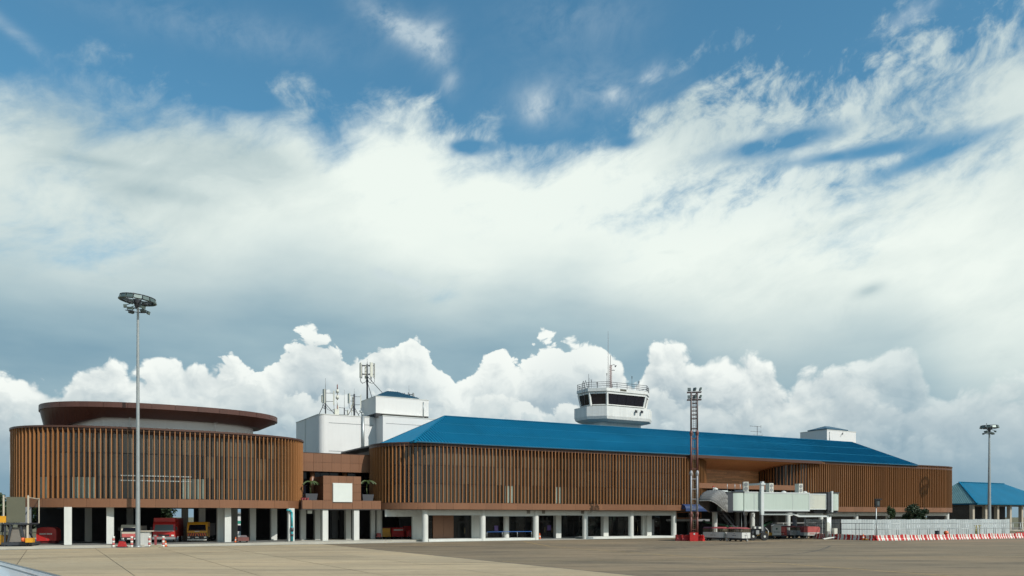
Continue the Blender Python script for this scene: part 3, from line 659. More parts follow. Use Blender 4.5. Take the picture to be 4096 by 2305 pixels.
for q in ((10.0, 11.7, 3.4, 3.7, .3), (46.3, 47.3, 3.2, 3.7, .3), (-.6, 1.3, 3.6, 4.0, 0)): part('inner_wall', MB().box(*q, 5), M['whitec'], T)
part('bay_side_wall', MB().box(4.2, 4.5, 4.1, 15, 0, 5), M['dark'], T)
part('hall_back_wall', MB().box(1.3, 80, 14, 14.2, 0, 5).box(81, 142.6, 9, 9.2, 0, 5), M['inwall'], T)
for a in (36.2, 33.0): part('escalator', MB().add([(a, 5.2, .4), (a + 5.2, 5.2, 4.6), (a + 5.2, 5.2, 3.4), (a + 1.4, 5.2, .4), (a, 6.4, .4), (a + 5.2, 6.4, 4.6), (a + 5.2, 6.4, 3.4), (a + 1.4, 6.4, .4)],
    [(0, 1, 2, 3), (7, 6, 5, 4), (0, 4, 5, 1), (3, 2, 6, 7), (1, 5, 6, 2), (0, 3, 7, 4)]), M['stair'], T)
for u, v in ((14.5, 3.7), (25.2, 3.7)): part('poster', MB().box(u, u + .75, v, v + .05, 1.5, 2.4), M['screen'], T)
rail = MB().bar((11.0, -.1, 1.42), (19.6, -.1, 1.42), .045)
part('handrail', rail, M['awn2'], T)
for u in (11.0, 13.9, 16.8, 19.6): part('rail_post', MB().bar((u, -.1, .34), (u, -.1, 1.42), .035), M['galv'], T)
for u in (18.6, 21.6, 29.7): part('wall_vent', MB().box(u, u + .6, -.30, -.22, 4.45, 5.0), M['slat'], T)
part('security_camera', MB().bar((31.6, -.55, 4.75), (31.75, -.9, 4.62), .09), M['whitec'], T); part('wall_speaker', MB().box(28.4, 28.8, 2.2, 2.6, 3.8, 4.3), M['iron'], T)
# undercroft below the gate
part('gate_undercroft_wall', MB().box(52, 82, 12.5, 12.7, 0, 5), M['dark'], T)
for u, v in ((69.4, 8), (75.9, 8), (80.6, 8), (87.7, 8), (66, 12), (91, 6)): part('inner_column', MB().lathe([(0, 0), (.55, 0), (.55, 5.1), (0, 5.1)], 14), M['inwall'], T, loc=(u, v, 0))
part('concrete_ledge', MB().box(51.9, 62.5, 2.2, 3.0, 3.05, 3.45), M['inwall'], T)
part('window_frame', MB().box(52.2, 58.6, .4, .52, 4.72, 4.84).box(52.2, 58.6, .4, .52, 3.6, 3.72).box(52.2, 52.4, .4, .52, 3.6, 4.8).box(58.4, 58.6, .4, .52, 3.6, 4.8), mat('rusty_orange_frame', (.30, .12, .05), .6), T)
for a, b in (((64.5, 6, 2.9), (74, 3, 1.3)), ((76, 3, 1.3), (84, 6, 2.9))): part('sloping_conveyor', MB().beam(a, b, .8, .35), M['green'], T)
aw = []
for i in range(9):
    t = math.pi / 2 * i / 8; aw.append((-1.35 - 1.25 * math.sin(t), 5.35 + .95 * math.cos(t)))
n = len(aw)
a_ = uvthing('door_awning', 'rounded navy blue awning with a lighter stripe beside the lattice mast', 'awning', 56.5, -2)
mb = MB(); mb.add([(51.9, v, z) for v, z in aw] + [(62.6, v, z) for v, z in aw] + [(51.9, -1.35, 5.35), (62.6, -1.35, 5.35)], [(i, i + 1, n + i + 1, n + i) for i in range(n - 1)] + [tuple(range(n)) + (2 * n,), tuple(range(2 * n - 1, n - 1, -1)) + (2 * n + 1,), (n - 1, 2 * n - 1, 2 * n + 1, 2 * n), (0, 2 * n, 2 * n + 1, n)])
mb.box(51.9, 62.6, -2.6, -2.5, 4.95, 5.36)
part('awning_cloth', mb, M['awn'], a_)
part('awning_stripe', MB().add([(54.2, -1.98, 6.17), (62.6, -1.98, 6.17), (62.6, -2.33, 5.92), (54.2, -2.33, 5.92)], [(0, 1, 2, 3)]), M['awn2'], a_)

LIT = mat('painted_light_strip', (.30, .34, .33), .4, emit=(.7, .8, .78, .12))  # faintly glowing strips on the panes, standing in for reflected ceiling lights
# ---- round pavilion on the left
D = uvthing('round_pavilion', 'oval fin-clad building with an upswept brown canopy roof at the left', 'building', -35, 10)
def superell(cu, cv, a, b, n, t0, t1, N):
    out = []
    for i in range(N + 1):
        t = math.radians(t0 + (t1 - t0) * i / N); c, s = math.cos(t), math.sin(t)
        out.append((cu + a * math.copysign(abs(c) ** (2 / n), c), cv + b * math.copysign(abs(s) ** (2 / n), s)))
    return out
PD = superell(-35, 22, 21, 12, 2.5, 150, 395, 150)
louvres(D, PD, .69, 6.5, 16.45)
glazing(D, PD, 1.6, [(6.5, 9.6), (9.6, 13.0), (13.0, 16.0)], .85, pale=lambda u, v, k: k == 0 and (-48.3 < u < -45.6 or -35 < u < -30.5 or (-52.7 < u < -51)) and v < 18)
band(D, PD, 5.25, 6.48)
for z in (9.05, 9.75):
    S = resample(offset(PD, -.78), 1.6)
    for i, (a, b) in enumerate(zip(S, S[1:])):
        if -43.5 < a[0] < -34 and a[1] < 15: part('painted_reflection', MB().box(-.74, .74, -.01, .01, 0, .16), LIT, D, loc=((a[0] + b[0]) / 2, (a[1] + b[1]) / 2, z), rz=math.atan2(b[1] - a[1], b[0] - a[0]))
part('rim', wallstrip(offset(PD, .30), 16.42, 16.7, .8), M['clad_dark'], D)
FULL = superell(-35, 22, 21, 12, 2.5, 0, 360, 72)[:-1]
part('floor_slab', MB().prism(FULL, 5.3, 6.45), M['ceil'], D); part('parapet_deck', MB().prism(FULL, 16.1, 16.4), M['clad_dark'], D)
part('head_trim', wallstrip(offset(PD, -.5), 15.8, 16.3, .2), M['clad_dark'], D)
inner = superell(-36, 22, 14.2, 8.2, 2.2, 0, 360, 72)[:-1]
part('attic_wall', MB().prism(inner, 16.4, 19.2), M['white'], D)
o1 = superell(-35.3, 22, 17.2, 11.0, 2.3, 0, 360, 96)[:-1]; o0 = superell(-36.2, 22, 15.6, 8.8, 2.2, 0, 360, 96)[:-1]
mb = MB(); mb.prism(o0, lambda p: 18.45 - 1.9 * min(1, max(0, (-44 - p[0]) / 7)) ** 1.5, 19.6, smooth=False, top=o1); part('canopy_soffit', mb, M['canopy'], D)
o2 = superell(-35.3, 22, 17.4, 11.2, 2.3, 0, 360, 96)[:-1]
part('canopy_edge', MB().prism(o1, 19.61, 20.33, smooth=False), M['clad_dark'], D)
band(D, o1 + [o1[0]], 19.60, 20.37, step=3.2, out=.14, th=.10, gap=.05, m='canopy', back=False)
for t in (205, 252, 296): 
    q = superell(-36, 22, 14.6, 8.6, 2.2, t, t, 1)[0]; part('canopy_strut', MB().bar((q[0], q[1], 16.4), (q[0], q[1] - .3, 18.7), .07).bar((q[0], q[1], 18.2), (q[0] + .9, q[1] - .8, 19.1), .05), M['white'], D)
for u, v in ((-48.98, 11.5), (-43.71, 11.5), (-27.61, 11.5), (-17.76, 12.2), (-22.5, 18), (-19.1, 18), (-28.3, 13.6), (-32, 24), (-40, 26), (-46, 24), (-24, 25), (-30, 20)):
    part('square_column', MB().box(u - .47, u + .47, v, v + .94, 0, 5.28), M['whitec'], D)
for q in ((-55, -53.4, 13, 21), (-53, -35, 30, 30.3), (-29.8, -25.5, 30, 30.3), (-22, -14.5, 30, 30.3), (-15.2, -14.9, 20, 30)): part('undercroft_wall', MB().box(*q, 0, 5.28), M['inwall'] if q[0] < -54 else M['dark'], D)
part('undercroft_floor', MB().prism(FULL, .004, .05), M['floor'], D)
def about_eye(o, k):
    """set a surveyed thing nearer along its sight line from (0, 0, 3.9) and size it to suit"""
    x, y, z = o.location; o.location = (x * k, y * k, 3.9 + (z - 3.9) * k); o.scale = (k, k, k)
p_ = uvthing('drain_pipe', 'teal drain pipe on the last white column left of the link building', 'pipe', -17.8, 11.9)
part('pipe', MB().tube([(-18.6, 12.0, 5.0), (-18.0, 12.0, 4.9), (-17.75, 12.0, 4.5), (-17.75, 12.0, 2.4)], .16, 10), M['pipe'], p_); part('lower_pipe', MB().bar((-17.75, 12, .05), (-17.75, 12, 2.4), .2, n=10), M['pipe'], p_); part('valve', MB().bar((-17.75, 11.98, 1.6), (-17.75, 11.98, 2.2), .27, n=10).bar((-17.75, 11.98, .8), (-17.75, 11.98, 1.2), .24, n=10), M['iron'], p_)

about_eye(D, .92); about_eye(p_, .92)

# ---- link building between them
K = uvthing('link_building', 'brown panelled link building between the oval pavilion and the terminal', 'building', -10, 4)
def panel_grid(parent, u0, u1, v, z0, z1, nu, nz, mt='clad', name='cladding_panel', skip=None):
    du, dz = (u1 - u0) / nu, (z1 - z0) / nz
    me = MB().box(.014, du - .014, -.06, .06, .014, dz - .014).mesh(name); me.materials.append(M[mt])
    for i in range(nu):
        for j in range(nz):
            if skip and skip(i, j): continue
            part(name, me, None, parent, loc=(u0 + i * du, v, z0 + j * dz))
part('upper_core', MB().box(-18.2, -4.9, 8.58, 22, 11.1, 13.9), M['clad_dark'], K)
part('terrace_core', MB().box(-18.4, -5.85, 4.08, 10.5, 5.12, 6.4), M['clad_dark'], K)
part('inner_core', MB().box(-18.2, -4.0, 10.6, 22, 5.2, 13.8), M['clad_dark'], K)
panel_grid(K, -18.3, -4.9, 8.5, 11.06, 13.93, 9, 2)
panel_grid(K, -18.3, -5.80, 4.0, 5.1, 6.44, 8, 1)
part('coping', MB().box(-18.3, -4.9, 8.4, 9.2, 13.94, 14.0), M['clad_dark'], K)
part('soffit', MB().box(-18.4, -5.85, 4.0, 22, 5.0, 5.08), M['ceil'], K)
for i in range(9):
    for za, zb in ((6.5, 8.9), (9.0, 11.05)): part('window_pane', MB().box(-18.1 + i * 1.5, -16.7 + i * 1.5, 10.45, 10.5, za, zb), M['towerglass'], K)
for u in (-15.2, -9.9): part('round_column', MB().bar((u, 9.6, 6.44), (u, 9.6, 11.08), .42, n=16), M['clad'], K)
part('bay_core', MB().box(-15.0, -9.2, 4.15, 10.4, 6.4, 10.15), M['clad_dark'], K)
panel_grid(K, -15.1, -9.1, 4.02, 6.45, 10.2, 5, 3)
part('blank_sign', MB().box(-13.6, -10.6, 3.76, 3.86, 6.2, 9.05), mat('blank_sign_sheet', (.66, .70, .66), .5, var=.04), K); part('sign_frame', MB().box(-13.65, -10.55, 3.87, 3.93, 6.15, 9.1), M['whitec'], K)
for (u, v) in ((-14.7, 4.15), (-9.75, 4.15), (-14.6, 8.5), (-9.6, 8.5), (-16.9, 8.5), (-12.1, 13), (-17, 16), (-7.5, 15)): part('square_column', MB().box(u - .43, u + .43, v, v + .86, .2, 5.05), M['whitec'], K)
part('back_wall', MB().box(-18.3, -10, 20, 20.3, 0, 5.05), M['dark'], K); part('back_wall', MB().box(-10, -6.3, 15.9, 16.2, 0, 5.05), M['inwall'], K); part('side_wall', MB().box(-10.2, -10.0, 16.2, 20, 0, 5.05), M['inwall'], K)
part('doorway', MB().box(-9.0, -7.0, 15.75, 15.88, 0.2, 3.4), M['dark'], K)
part('air_conditioner', MB().box(-17.2, -16.5, 5.0, 5.5, 4.4, 4.9), M['acw'], K)
# ------------------------------------------------------------------ white service block behind, with rooftop house
B = uvthing('service_block', 'plain white windowless block with a stepped rooftop house behind the link building', 'building', -4, 24)
def rrect(u0, u1, v0, v1, r, n=6):
    P = [(u0 + r - r * math.cos(t), v0 + r - r * math.sin(t)) for t in [math.pi / 2 * i / n for i in range(n + 1)]]
    return P + [(u1, v0), (u1, v1), (u0, v1)]
part('wall', MB().prism(rrect(-9.9, 12.0, 23.6, 39.0, 1.1), 0, 22.05, smooth=False), M['white'], B)
part('coping', MB().prism(rrect(-9.96, 12.1, 23.54, 39.06, 1.15), 22.05, 22.2), M['whitec'], B)
part('front_block', MB().box(.6, 12.0, 20.0, 23.58, 0, 22.0), M['white'], B); part('coping', MB().box(.55, 12.1, 19.95, 23.6, 22.0, 22.15), M['whitec'], B)
part('pilaster', MB().box(-9.98, -9.9, 32.2, 32.9, 0, 22.2), M['whitec'], B)
part('wall_groove', MB().box(-8.2, .1, 23.58, 23.6, 20.62, 20.7).box(-8.2, .1, 23.58, 23.6, 15.6, 15.68).box(1.2, 12, 19.98, 20.0, 20.7, 20.77), M['inwall'], B)
ph = part('rooftop_house', MB().box(-.0, 10.45, 22.0, 29.9, 22.75, 25.75), M['white'], B)
part('house_parapet', MB().box(-.05, 10.5, 21.95, 29.95, 25.75, 25.88), M['whitec'], ph)
part('house_leg', MB().box(0, .9, 22.02, 22.9, 22.05, 22.75).box(9.9, 10.4, 22.02, 22.9, 22.05, 22.75).box(0, .8, 29, 29.9, 22.05, 22.75).box(.3, 10.2, 24, 29.8, 22.05, 22.74), M['dark'], ph)
part('rooftop_cap', MB().add([(.6, 22.6, 25.95), (8.7, 22.6, 25.95), (8.7, 28.6, 25.95), (.6, 28.6, 25.95), (.6, 22.6, 26.15), (8.7, 22.6, 26.15), (8.7, 28.6, 26.15), (.6, 28.6, 26.15), (3.6, 25.6, 27.5), (5.7, 25.6, 27.5)],
    [(0, 3, 2, 1), (0, 1, 5, 4), (1, 2, 6, 5), (2, 3, 7, 6), (3, 0, 4, 7), (4, 5, 9, 8), (5, 6, 9), (6, 7, 8, 9), (7, 4, 8)]), M['bluecap'], B)
cr = MB()
for i in range(24):
    u = .7 + i * .35; t = min(1, (u - .6) / 3, (8.7 - u) / 3); cr.beam((u, 22.6, 26.18), (u, 22.6 + 3 * t, 26.18 + 1.35 * t), .07)
part('cap_rib', cr, M['bluecap'], B, stuff=True)
part('downpipe', MB().bar((-1.9, 23.45, 15), (-1.9, 23.45, 22.2), .28, n=10).tube([(-1.9, 23.45, 22.2), (-2.0, 23.5, 22.8), (-2.5, 23.6, 23.2)], .17, 8), M['galv'], B)
part('downpipe', MB().bar((9.35, 21.9, 22.6), (9.35, 21.9, 25.4), .09), M['galv'], B)

def antenna_mast(u, v, z, h, label, panels, whip=1.2, braces=(), r=.11, colr='iron'):
    t = uvthing('antenna_mast', label, 'antenna', u, v, z)
    part('pole', MB().bar((u, v, z), (u, v, z + h), r, n=8), M[colr], t)
    part('whip', MB().bar((u, v, z + h), (u, v, z + h + whip), .035), M['grey'], t)
    ring = MB()
    for zz in sorted(set(round(p[2], 1) for p in panels)):
        pass
    for (a, rr, z0, z1, w) in panels:
        x, y = u + rr * math.cos(math.radians(a)), v + rr * math.sin(math.radians(a))
        part('antenna_panel', MB().box(-w / 2, w / 2, -.09, .09, 0, z1 - z0), M['acw'] if w > .2 else M['grey'], t, loc=(x, y, z + z0), rz=math.radians(a + 90))
        for zz in (z0 + .25 * (z1 - z0), z0 + .85 * (z1 - z0)): ring.beam((u, v, z + zz), (x, y, z + zz), .07)
        if w > .2: part('cable', MB().tube([(x, y, z + z0), (x + .05, y, z + z0 - .7), (u + (x - u) * .7, v + (y - v) * .7, z + z0 - 1.1), (u + (x - u) * .25, v + (y - v) * .25, z + z0 - .8), (u, v, z + z0 - .1)], .035, 5), M['iron'], t)
    part('bracket', ring, M['iron'], t)
    for (bu, bv, zt) in braces: part('brace', MB().bar((bu, bv, z), (u, v, z + zt), .06), M['iron'], t)
    return t
antenna_mast(-8.3, 25.2, 22.2, 4.6, 'twin panel antenna mast at the left front corner of the white block roof', [(200, .35, 2.1, 4.6, .55), (330, 1.5, 1.8, 4.3, .45), (120, .8, 2.3, 3.6, .3)], 2.0, [(-9.4, 25.6, 2.6), (-6.3, 25.4, 2.0)])
s_ = uvthing('striped_antenna_pole', 'red and white banded antenna pole with two drum aerials on the white roof', 'antenna', -6.0, 25.6, 22.2)
for i in range(6): part('pole_band', MB().bar((-6.0, 25.6, 22.25 + i * .95), (-6.0, 25.6, 23.17 + i * .95), .09, n=8), M['lattred'] if i % 2 else M['whitec'], s_)
for zz in (25.3, 26.4): part('drum_aerial', MB().bar((-6.0, 25.6, zz), (-6.0, 25.6, zz + .6), .27, n=12), M['acw'], s_)
part('equipment_box', MB().box(-6.6, -5.8, 25.2, 25.9, 22.2, 23.4), M['acw'], s_)
antenna_mast(-2.0, 28.0, 22.2, 4.6, 'lattice-braced antenna mast with a pair of panels in the middle of the white roof', [(190, 1.1, 2.8, 4.6, .7), (340, 1.2, 2.0, 4.5, .5), (90, .7, 2.4, 4.2, .3), (150, .5, 1.2, 2.6, .3)], 1.0, [(-3.6, 27.8, 2.6), (-.8, 27.8, 2.2)], .16)
antenna_mast(-3.9, 28.0, 22.2, 1.9, 'short H-shaped grey aerial frame left of the middle mast on the white roof', [(180, 1.2, .1, 2.2, .3), (20, .8, .3, 1.6, .25)], 3.4, [])
antenna_mast(.75, 28.6, 25.88, 6.9, 'tall crown-shaped cell antenna mast braced on the rooftop house', [(a, 1.35, 4.3, 7.0, w) for a, w in ((185, .5), (250, .12), (285, .6), (320, .12), (350, .45), (40, .12), (80, .5), (120, .12), (150, .4))], 1.0, [(4.2, 26.2, 4.6), (2.0, 28.9, 3.6)], .16)
antenna_mast(9.4, 29.0, 25.88, 2.0, 'small crown of grey rod antennas behind the blue rooftop cap', [(a, 1.0, .2, 2.1, .18) for a in (0, 60, 120, 180, 240, 300)], 1.6, [])

# ------------------------------------------------------------------ control tower
TW = uvthing('control_tower', 'white octagonal airport control tower with dark slanted cab windows rising behind the blue roof', 'control tower', 51, 18.5)
oc = [(45.6, 13.5), (56.7, 13.5), (59.6, 16.4), (59.6, 20.8), (56.7, 23.6), (45.6, 23.6), (42.7, 20.8), (42.7, 16.4)]
cx_, cy_ = 51.15, 18.55
def shr(P, du, dv=None): 
    dv = du if dv is None else dv
    return [(cx_ + (p[0] - cx_) * du, cy_ + (p[1] - cy_) * dv) for p in P]
part('shaft', MB().box(45.9, 56.3, 16.0, 20.6, 0, 23.7), M['towerw'], TW)
part('gallery', MB().prism(shr(oc, .975), 23.65, 24.2, top=oc).prism(oc, 24.21, 26.2), M['towerw'], TW)
part('gallery_soffit', MB().prism(shr(oc, .80), 23.3, 23.64, top=shr(oc, .965)), M['whitec'], TW)
lo, hi = shr(oc, .835, .78), shr(oc, .90, .86)
part('cab_sill', MB().prism(lo, 26.21, 26.5), M['towerw'], TW)
part('cab_core', MB().prism(shr(lo, .93), 26.5, 29.2, top=shr(hi, .93)), M['dark'], TW)
part('cab_roof', MB().prism(shr(hi, 1.0), 29.1, 29.3).prism(shr(hi, 1.05), 29.31, 29.95), M['towerw'], TW)
part('roof_stain', MB().box(49.3, 50.9, cy_ + (13.5 - cy_) * .903 - .012, cy_ + (13.5 - cy_) * .903 - .004, 29.5, 29.93), M['stain'], TW)
nw = {0: 4, 1: 2, 2: 1, 3: 1, 4: 4, 5: 1, 6: 2, 7: 1}
nw = [4, 1, 2, 1, 4, 1, 2, 1]
for i in range(8):
    a0, b0, a1, b1 = lo[i], lo[(i + 1) % 8], hi[i], hi[(i + 1) % 8]
    P = lambda t, s, d=0.0: tuple((a0[k] + (b0[k] - a0[k]) * t) * (1 - s) + (a1[k] + (b1[k] - a1[k]) * t) * s for k in (0, 1)) + (26.5 + s * 2.6,)
    L = math.hypot(b0[0] - a0[0], b0[1] - a0[1]); mg = .24 / L
    part('cab_post', MB().beam(P(0, 0), P(0, 1), .36), M['towerw'], TW)
    part('cab_rail', MB().beam(P(0, .06), P(1, .06), .3, .16).beam(P(0, .95), P(1, .95), .3, .26), M['towerw'], TW)
    for k in range(nw[i]):
        t0, t1 = mg + (1 - 2 * mg) * k / nw[i] + .004, mg + (1 - 2 * mg) * (k + 1) / nw[i] - .004
        q = [P(t0, .10), P(t1, .10), P(t1, .90), P(t0, .90)]
        part('cab_window', MB().add(q + [(p[0] * .985 + cx_ * .015, p[1] * .985 + cy_ * .015, p[2]) for p in q], [(0, 1, 2, 3), (7, 6, 5, 4), (0, 4, 5, 1), (1, 5, 6, 2), (2, 6, 7, 3), (3, 7, 4, 0)]), M['towerglass'], TW)
rl = shr(hi, 1.03); ra = MB(); posts = []
for i in range(8):
    a, b = rl[i], rl[(i + 1) % 8]
    for zz in (30.35, 30.75, 31.15): ra.bar((a[0], a[1], zz), (b[0], b[1], zz), .045)
    n = max(1, round(math.hypot(b[0] - a[0], b[1] - a[1]) / 2.4))
    for k in range(n): posts.append((a[0] + (b[0] - a[0]) * k / n, a[1] + (b[1] - a[1]) * k / n))
part('roof_railing', ra, M['iron'], TW)
for p in posts: part('railing_post', MB().bar((p[0], p[1], 29.95), (p[0], p[1], 31.2), .05), M['iron'], TW)
part('ladder', MB().tube([(43.6, 17.2, 29.9), (43.2, 17.2, 30.9), (43.0, 17.2, 31.6), (42.7, 17.2, 30.9), (42.7, 17.2, 26.6)], .05).tube([(43.6, 18.0, 29.9), (43.2, 18, 30.9), (43.0, 18.0, 31.6), (42.7, 18.0, 30.9), (42.7, 18, 26.6)], .05), M['iron'], TW)
for (u, v, h, d) in ((43.6, 17, 3.0, 0), (45.0, 18, 2.2, 1), (46.6, 21, 3.1, 0), (47.0, 15.4, 3.3, 1), (53.3, 15.2, 3.2, 1), (52.6, 21, 2.2, 1), (56.6, 17, 2.7, 1), (58.2, 19, 3.0, 1), (48.6, 21, 2.4, 1)):
    mb = MB().bar((u, v, 29.9), (u, v, 29.9 + h), .035)
    if d: mb.bar((u - .22, v, 29.8 + h), (u + .22, v, 29.8 + h), .03).bar((u, v, 29.4 + h), (u, v, 29.7 + h), .08)
    part('rod_antenna', mb, M['iron'], TW)
part('lightning_rod', MB().bar((48.9, 17.5, 29.9), (48.9, 17.5, 42.3), .055, .03), M['lattbrn'], TW)
lm = MB()
for i, (a, b) in enumerate(((0, 0), (.35, 0), (.35, .35), (0, .35))): lm.bar((49.4 + a, 17.4 + b, 29.9), (49.4 + a, 17.4 + b, 35.3), .04)
for k in range(13): lm.bar((49.4, 17.4, 30 + k * .42), (49.75, 17.4, 30.4 + k * .42), .03).bar((49.75, 17.4, 30 + k * .42), (49.4, 17.75, 30.4 + k * .42), .03)
part('lattice_mast', lm, M['lattred'], TW)
part('mast_fittings', MB().bar((49.5, 17.5, 35.3), (49.5, 17.5, 37.4), .05).tube([(49.5, 17.5, 35.2), (50.4, 17.5, 35.6), (50.8, 17.5, 35.3)], .05).bar((50.6, 17.4, 35.1), (50.9, 17.4, 35.4), .12).bar((49.7, 17.4, 34.3), (50.5, 17.4, 34.4), .07), M['iron'], TW)
for u in (52.6, 54.1): part('spotlight', MB().box(u, u + .35, 12.95, 13.3, 25.2, 25.7).bar((u + .2, 13.3, 25.8), (u + .2, 13.5, 25.8), .05), M['iron'], TW)

# ------------------------------------------------------------------ right-hand rooftop houses, TV aerial
H1 = uvthing('stair_house', 'white rooftop stair house with a dark cap behind the right end of the blue roof', 'rooftop house', 125, 24)
part('wall', MB().box(120.0, 131.3, 20.2, 28.6, 16, 26.0), M['white'], H1); part('coping', MB().box(119.95, 131.35, 20.15, 28.65, 26.0, 26.15), M['whitec'], H1)
part('hip_cap', MB().add([(120.4, 20.5, 26.25), (128.6, 20.5, 26.25), (128.6, 26.6, 26.25), (120.4, 26.6, 26.25), (120.4, 20.5, 26.5), (128.6, 20.5, 26.5), (128.6, 26.6, 26.5), (120.4, 26.6, 26.5), (123.4, 23.5, 27.5), (125.5, 23.5, 27.5)],
    [(0, 3, 2, 1), (0, 1, 5, 4), (1, 2, 6, 5), (2, 3, 7, 6), (3, 0, 4, 7), (4, 5, 9, 8), (5, 6, 9), (6, 7, 8, 9), (7, 4, 8)]), M['bluecap'], H1)
part('downpipe', MB().bar((120.9, 20.1, 22), (120.9, 20.1, 25.6), .07), M['galv'], H1); part('spotlight', MB().tube([(126, 20.1, 25.6), (125.6, 19.8, 25.4), (125.4, 19.7, 25.0)], .09), M['iron'], H1)
H2 = uvthing('roof_plant_room', 'small low white plant room at the far right slope of the blue roof', 'rooftop house', 140, 24)
part('wall', MB().box(134.5, 142.6, 23, 30, 14, 21.1), M['white'], H2); part('upper_box', MB().box(133.2, 137.0, 25.5, 30, 20, 22.9), M['white'], H2); part('coping', MB().box(134.45, 142.65, 22.95, 30, 21.1, 21.25), M['whitec'], H2)
tv = uvthing('television_aerial', 'thin comb-shaped television aerial sticking up above the blue ridge', 'aerial', 90.6, 16, 17)
part('pole', MB().bar((90.6, 16, 17), (90.6, 16, 24.9), .06), M['iron'], tv)
for z, a, b in ((24.8, -2.4, 1.2), (23.6, -2.2, 1.2), (22.8, -1.4, 1.6)):
    part('aerial_arm', MB().bar((90.6 + a, 16, z), (90.6 + b, 16, z + .02), .035).bar((90.6 + b, 16, z - .3), (90.6 + b, 16, z + .4), .03), M['iron'], tv)
tv2 = uvthing('television_aerial', 'low pair of tiny dipole aerials just clearing the blue ridge', 'aerial', 88, 17, 17)
part('pole', MB().bar((88.6, 17, 17), (88.6, 17, 22.3), .045).bar((92.6, 17, 17), (92.6, 17, 22.2), .045).bar((84.6, 17, 21.7), (86.6, 17, 22.1), .04), M['iron'], tv2)
part('aerial_arm', MB().bar((88.0, 17, 22.2), (90.2, 17, 22.2), .03).bar((91.4, 17, 22.1), (93.4, 17, 22.1), .03), M['iron'], tv2)

# ------------------------------------------------------------------ planters with palms on the link terrace
def palm(u, v, label, h=1.9, n=11):
    t = uvthing('potted_palm', label, 'potted palm', u, v, 6.45)
    part('planter', MB().prism([(u - .8, v - .4), (u + .8, v - .4), (u + .8, v + .4), (u - .8, v + .4)], 6.45, 7.45, top=[(u - .95, v - .5), (u + .95, v - .5), (u + .95, v + .5), (u - .95, v + .5)]), M['planter'], t)
    part('stem', MB().tube([(u, v, 7.4), (u - .1, v, 8.5), (u + .05, v, 7.4 + h)], .07), M['palm'], t)
    fr = MB()
    for i in range(n):
        a = i * 2.4 + R.random(); L = R.uniform(.9, 1.6); pts = []
        for k in range(6):
            s = k / 5; pts.append((u + math.cos(a) * L * s, v + math.sin(a) * L * s * .8, 7.4 + h + .75 * s - 1.15 * s * s))
        for k in range(5):
            p, q = Vector(pts[k]), Vector(pts[k + 1]); w = Vector((-math.sin(a), math.cos(a), 0)) * .24 * (1 - abs(k - 1.5) / 5)
            fr.add([p, q, q + w - Vector((0, 0, .16)), p + w - Vector((0, 0, .16))], [(0, 1, 2, 3)]); fr.add([p, q, q - w - Vector((0, 0, .16)), p - w - Vector((0, 0, .16))], [(0, 1, 2, 3)])
    part('frond', fr, M['palm'], t, fix=False); return t
palm(-16.6, 5.4, 'potted palm in a grey planter left of the blank white sign'); palm(-7.6, 5.4, 'potted palm in a grey planter right of the blank white sign', 2.2)
sp_ = uvthing('small_pot', 'small row of clay pots at the left end of the link terrace', 'flower pot', -17.9, 4.8, 6.45)
for i in range(3): part('pot', MB().lathe([(0, 0), (.16, 0), (.24, .35), (0, .35)], 10), M['maroon'], sp_, loc=(-18.1 + i * .42, 4.8, 6.45))
# ------------------------------------------------------------------ boarding bridge
def wthing(name, label, cat, x, y, z=0.0, rz=0.0, group=None): return thing(name, label, cat, (x, y, z), rz, group)
J = wthing('boarding_bridge', 'pale green passenger boarding bridge with a grey bellows hood standing in front of the gate', 'boarding bridge', 40.3, 134.4, 0, math.atan2(6.2, 15.6))
# local frame: x runs from the wheels (0) to the rotunda (16.8), -y faces the apron
def jp(n, mb, m, **k): return part(n, mb, M[m], J, **k)
jp('outer_tunnel', MB().box(.55, 10.6, -1.7, 1.7, 5.05, 7.95), 'jet'); jp('tunnel_trim', MB().box(.5, 10.7, -1.76, -1.7, 7.83, 8.02).box(.5, 10.7, -1.76, -1.7, 4.85, 5.08).box(10.58, 10.72, -1.75, 1.75, 4.86, 8.02).box(7.1, 7.14, -1.73, -1.7, 5.1, 7.8), 'jetw')
jp('tunnel_underside', MB().box(.6, 10.5, -1.4, 1.4, 4.6, 5.04), 'iron')
jp('inner_tunnel', MB().box(10.6, 14.6, -1.45, 1.45, 5.25, 7.8), 'jetc'); jp('inner_trim', MB().box(10.7, 14.6, -1.5, -1.45, 7.7, 7.88).box(10.7, 14.6, -1.5, -1.45, 5.15, 5.28).box(14.45, 14.6, -1.5, 1.5, 5.15, 7.9), 'jetw')
wv = MB()
for i in range(9): wv.box(10.75, 12.0 - .2 * (i % 3), -1.49, -1.45, 5.6 + i * .23, 5.66 + i * .23)
jp('corrugated_edge', wv, 'jetw', stuff=True)
jp('tunnel_end_cover', MB().box(-3.0, .5, -1.85, 1.7, 5.0, 8.0), 'jet'); jp('cover_trim', MB().box(-3.05, .4, -1.92, -1.85, 4.82, 5.05).box(-3.0, -.2, -1.92, -1.85, 7.9, 8.05).box(-1.02, -.98, -1.9, -1.85, 5.05, 7.9), 'jetw')
jp('cab_rotunda', MB().lathe([(0, 4.9), (2.2, 4.9), (2.2, 7.95), (0, 7.95)], 32, (-4.4, 0, 0)), 'jet'); jp('rotunda_rim', MB().lathe([(2.2, 7.9), (2.3, 7.9), (2.3, 8.05), (0, 8.05)], 32, (-4.4, 0, 0)).lathe([(0, 4.75), (2.3, 4.75), (2.3, 4.92), (2.2, 4.92)], 32, (-4.4, 0, 0)), 'iron')
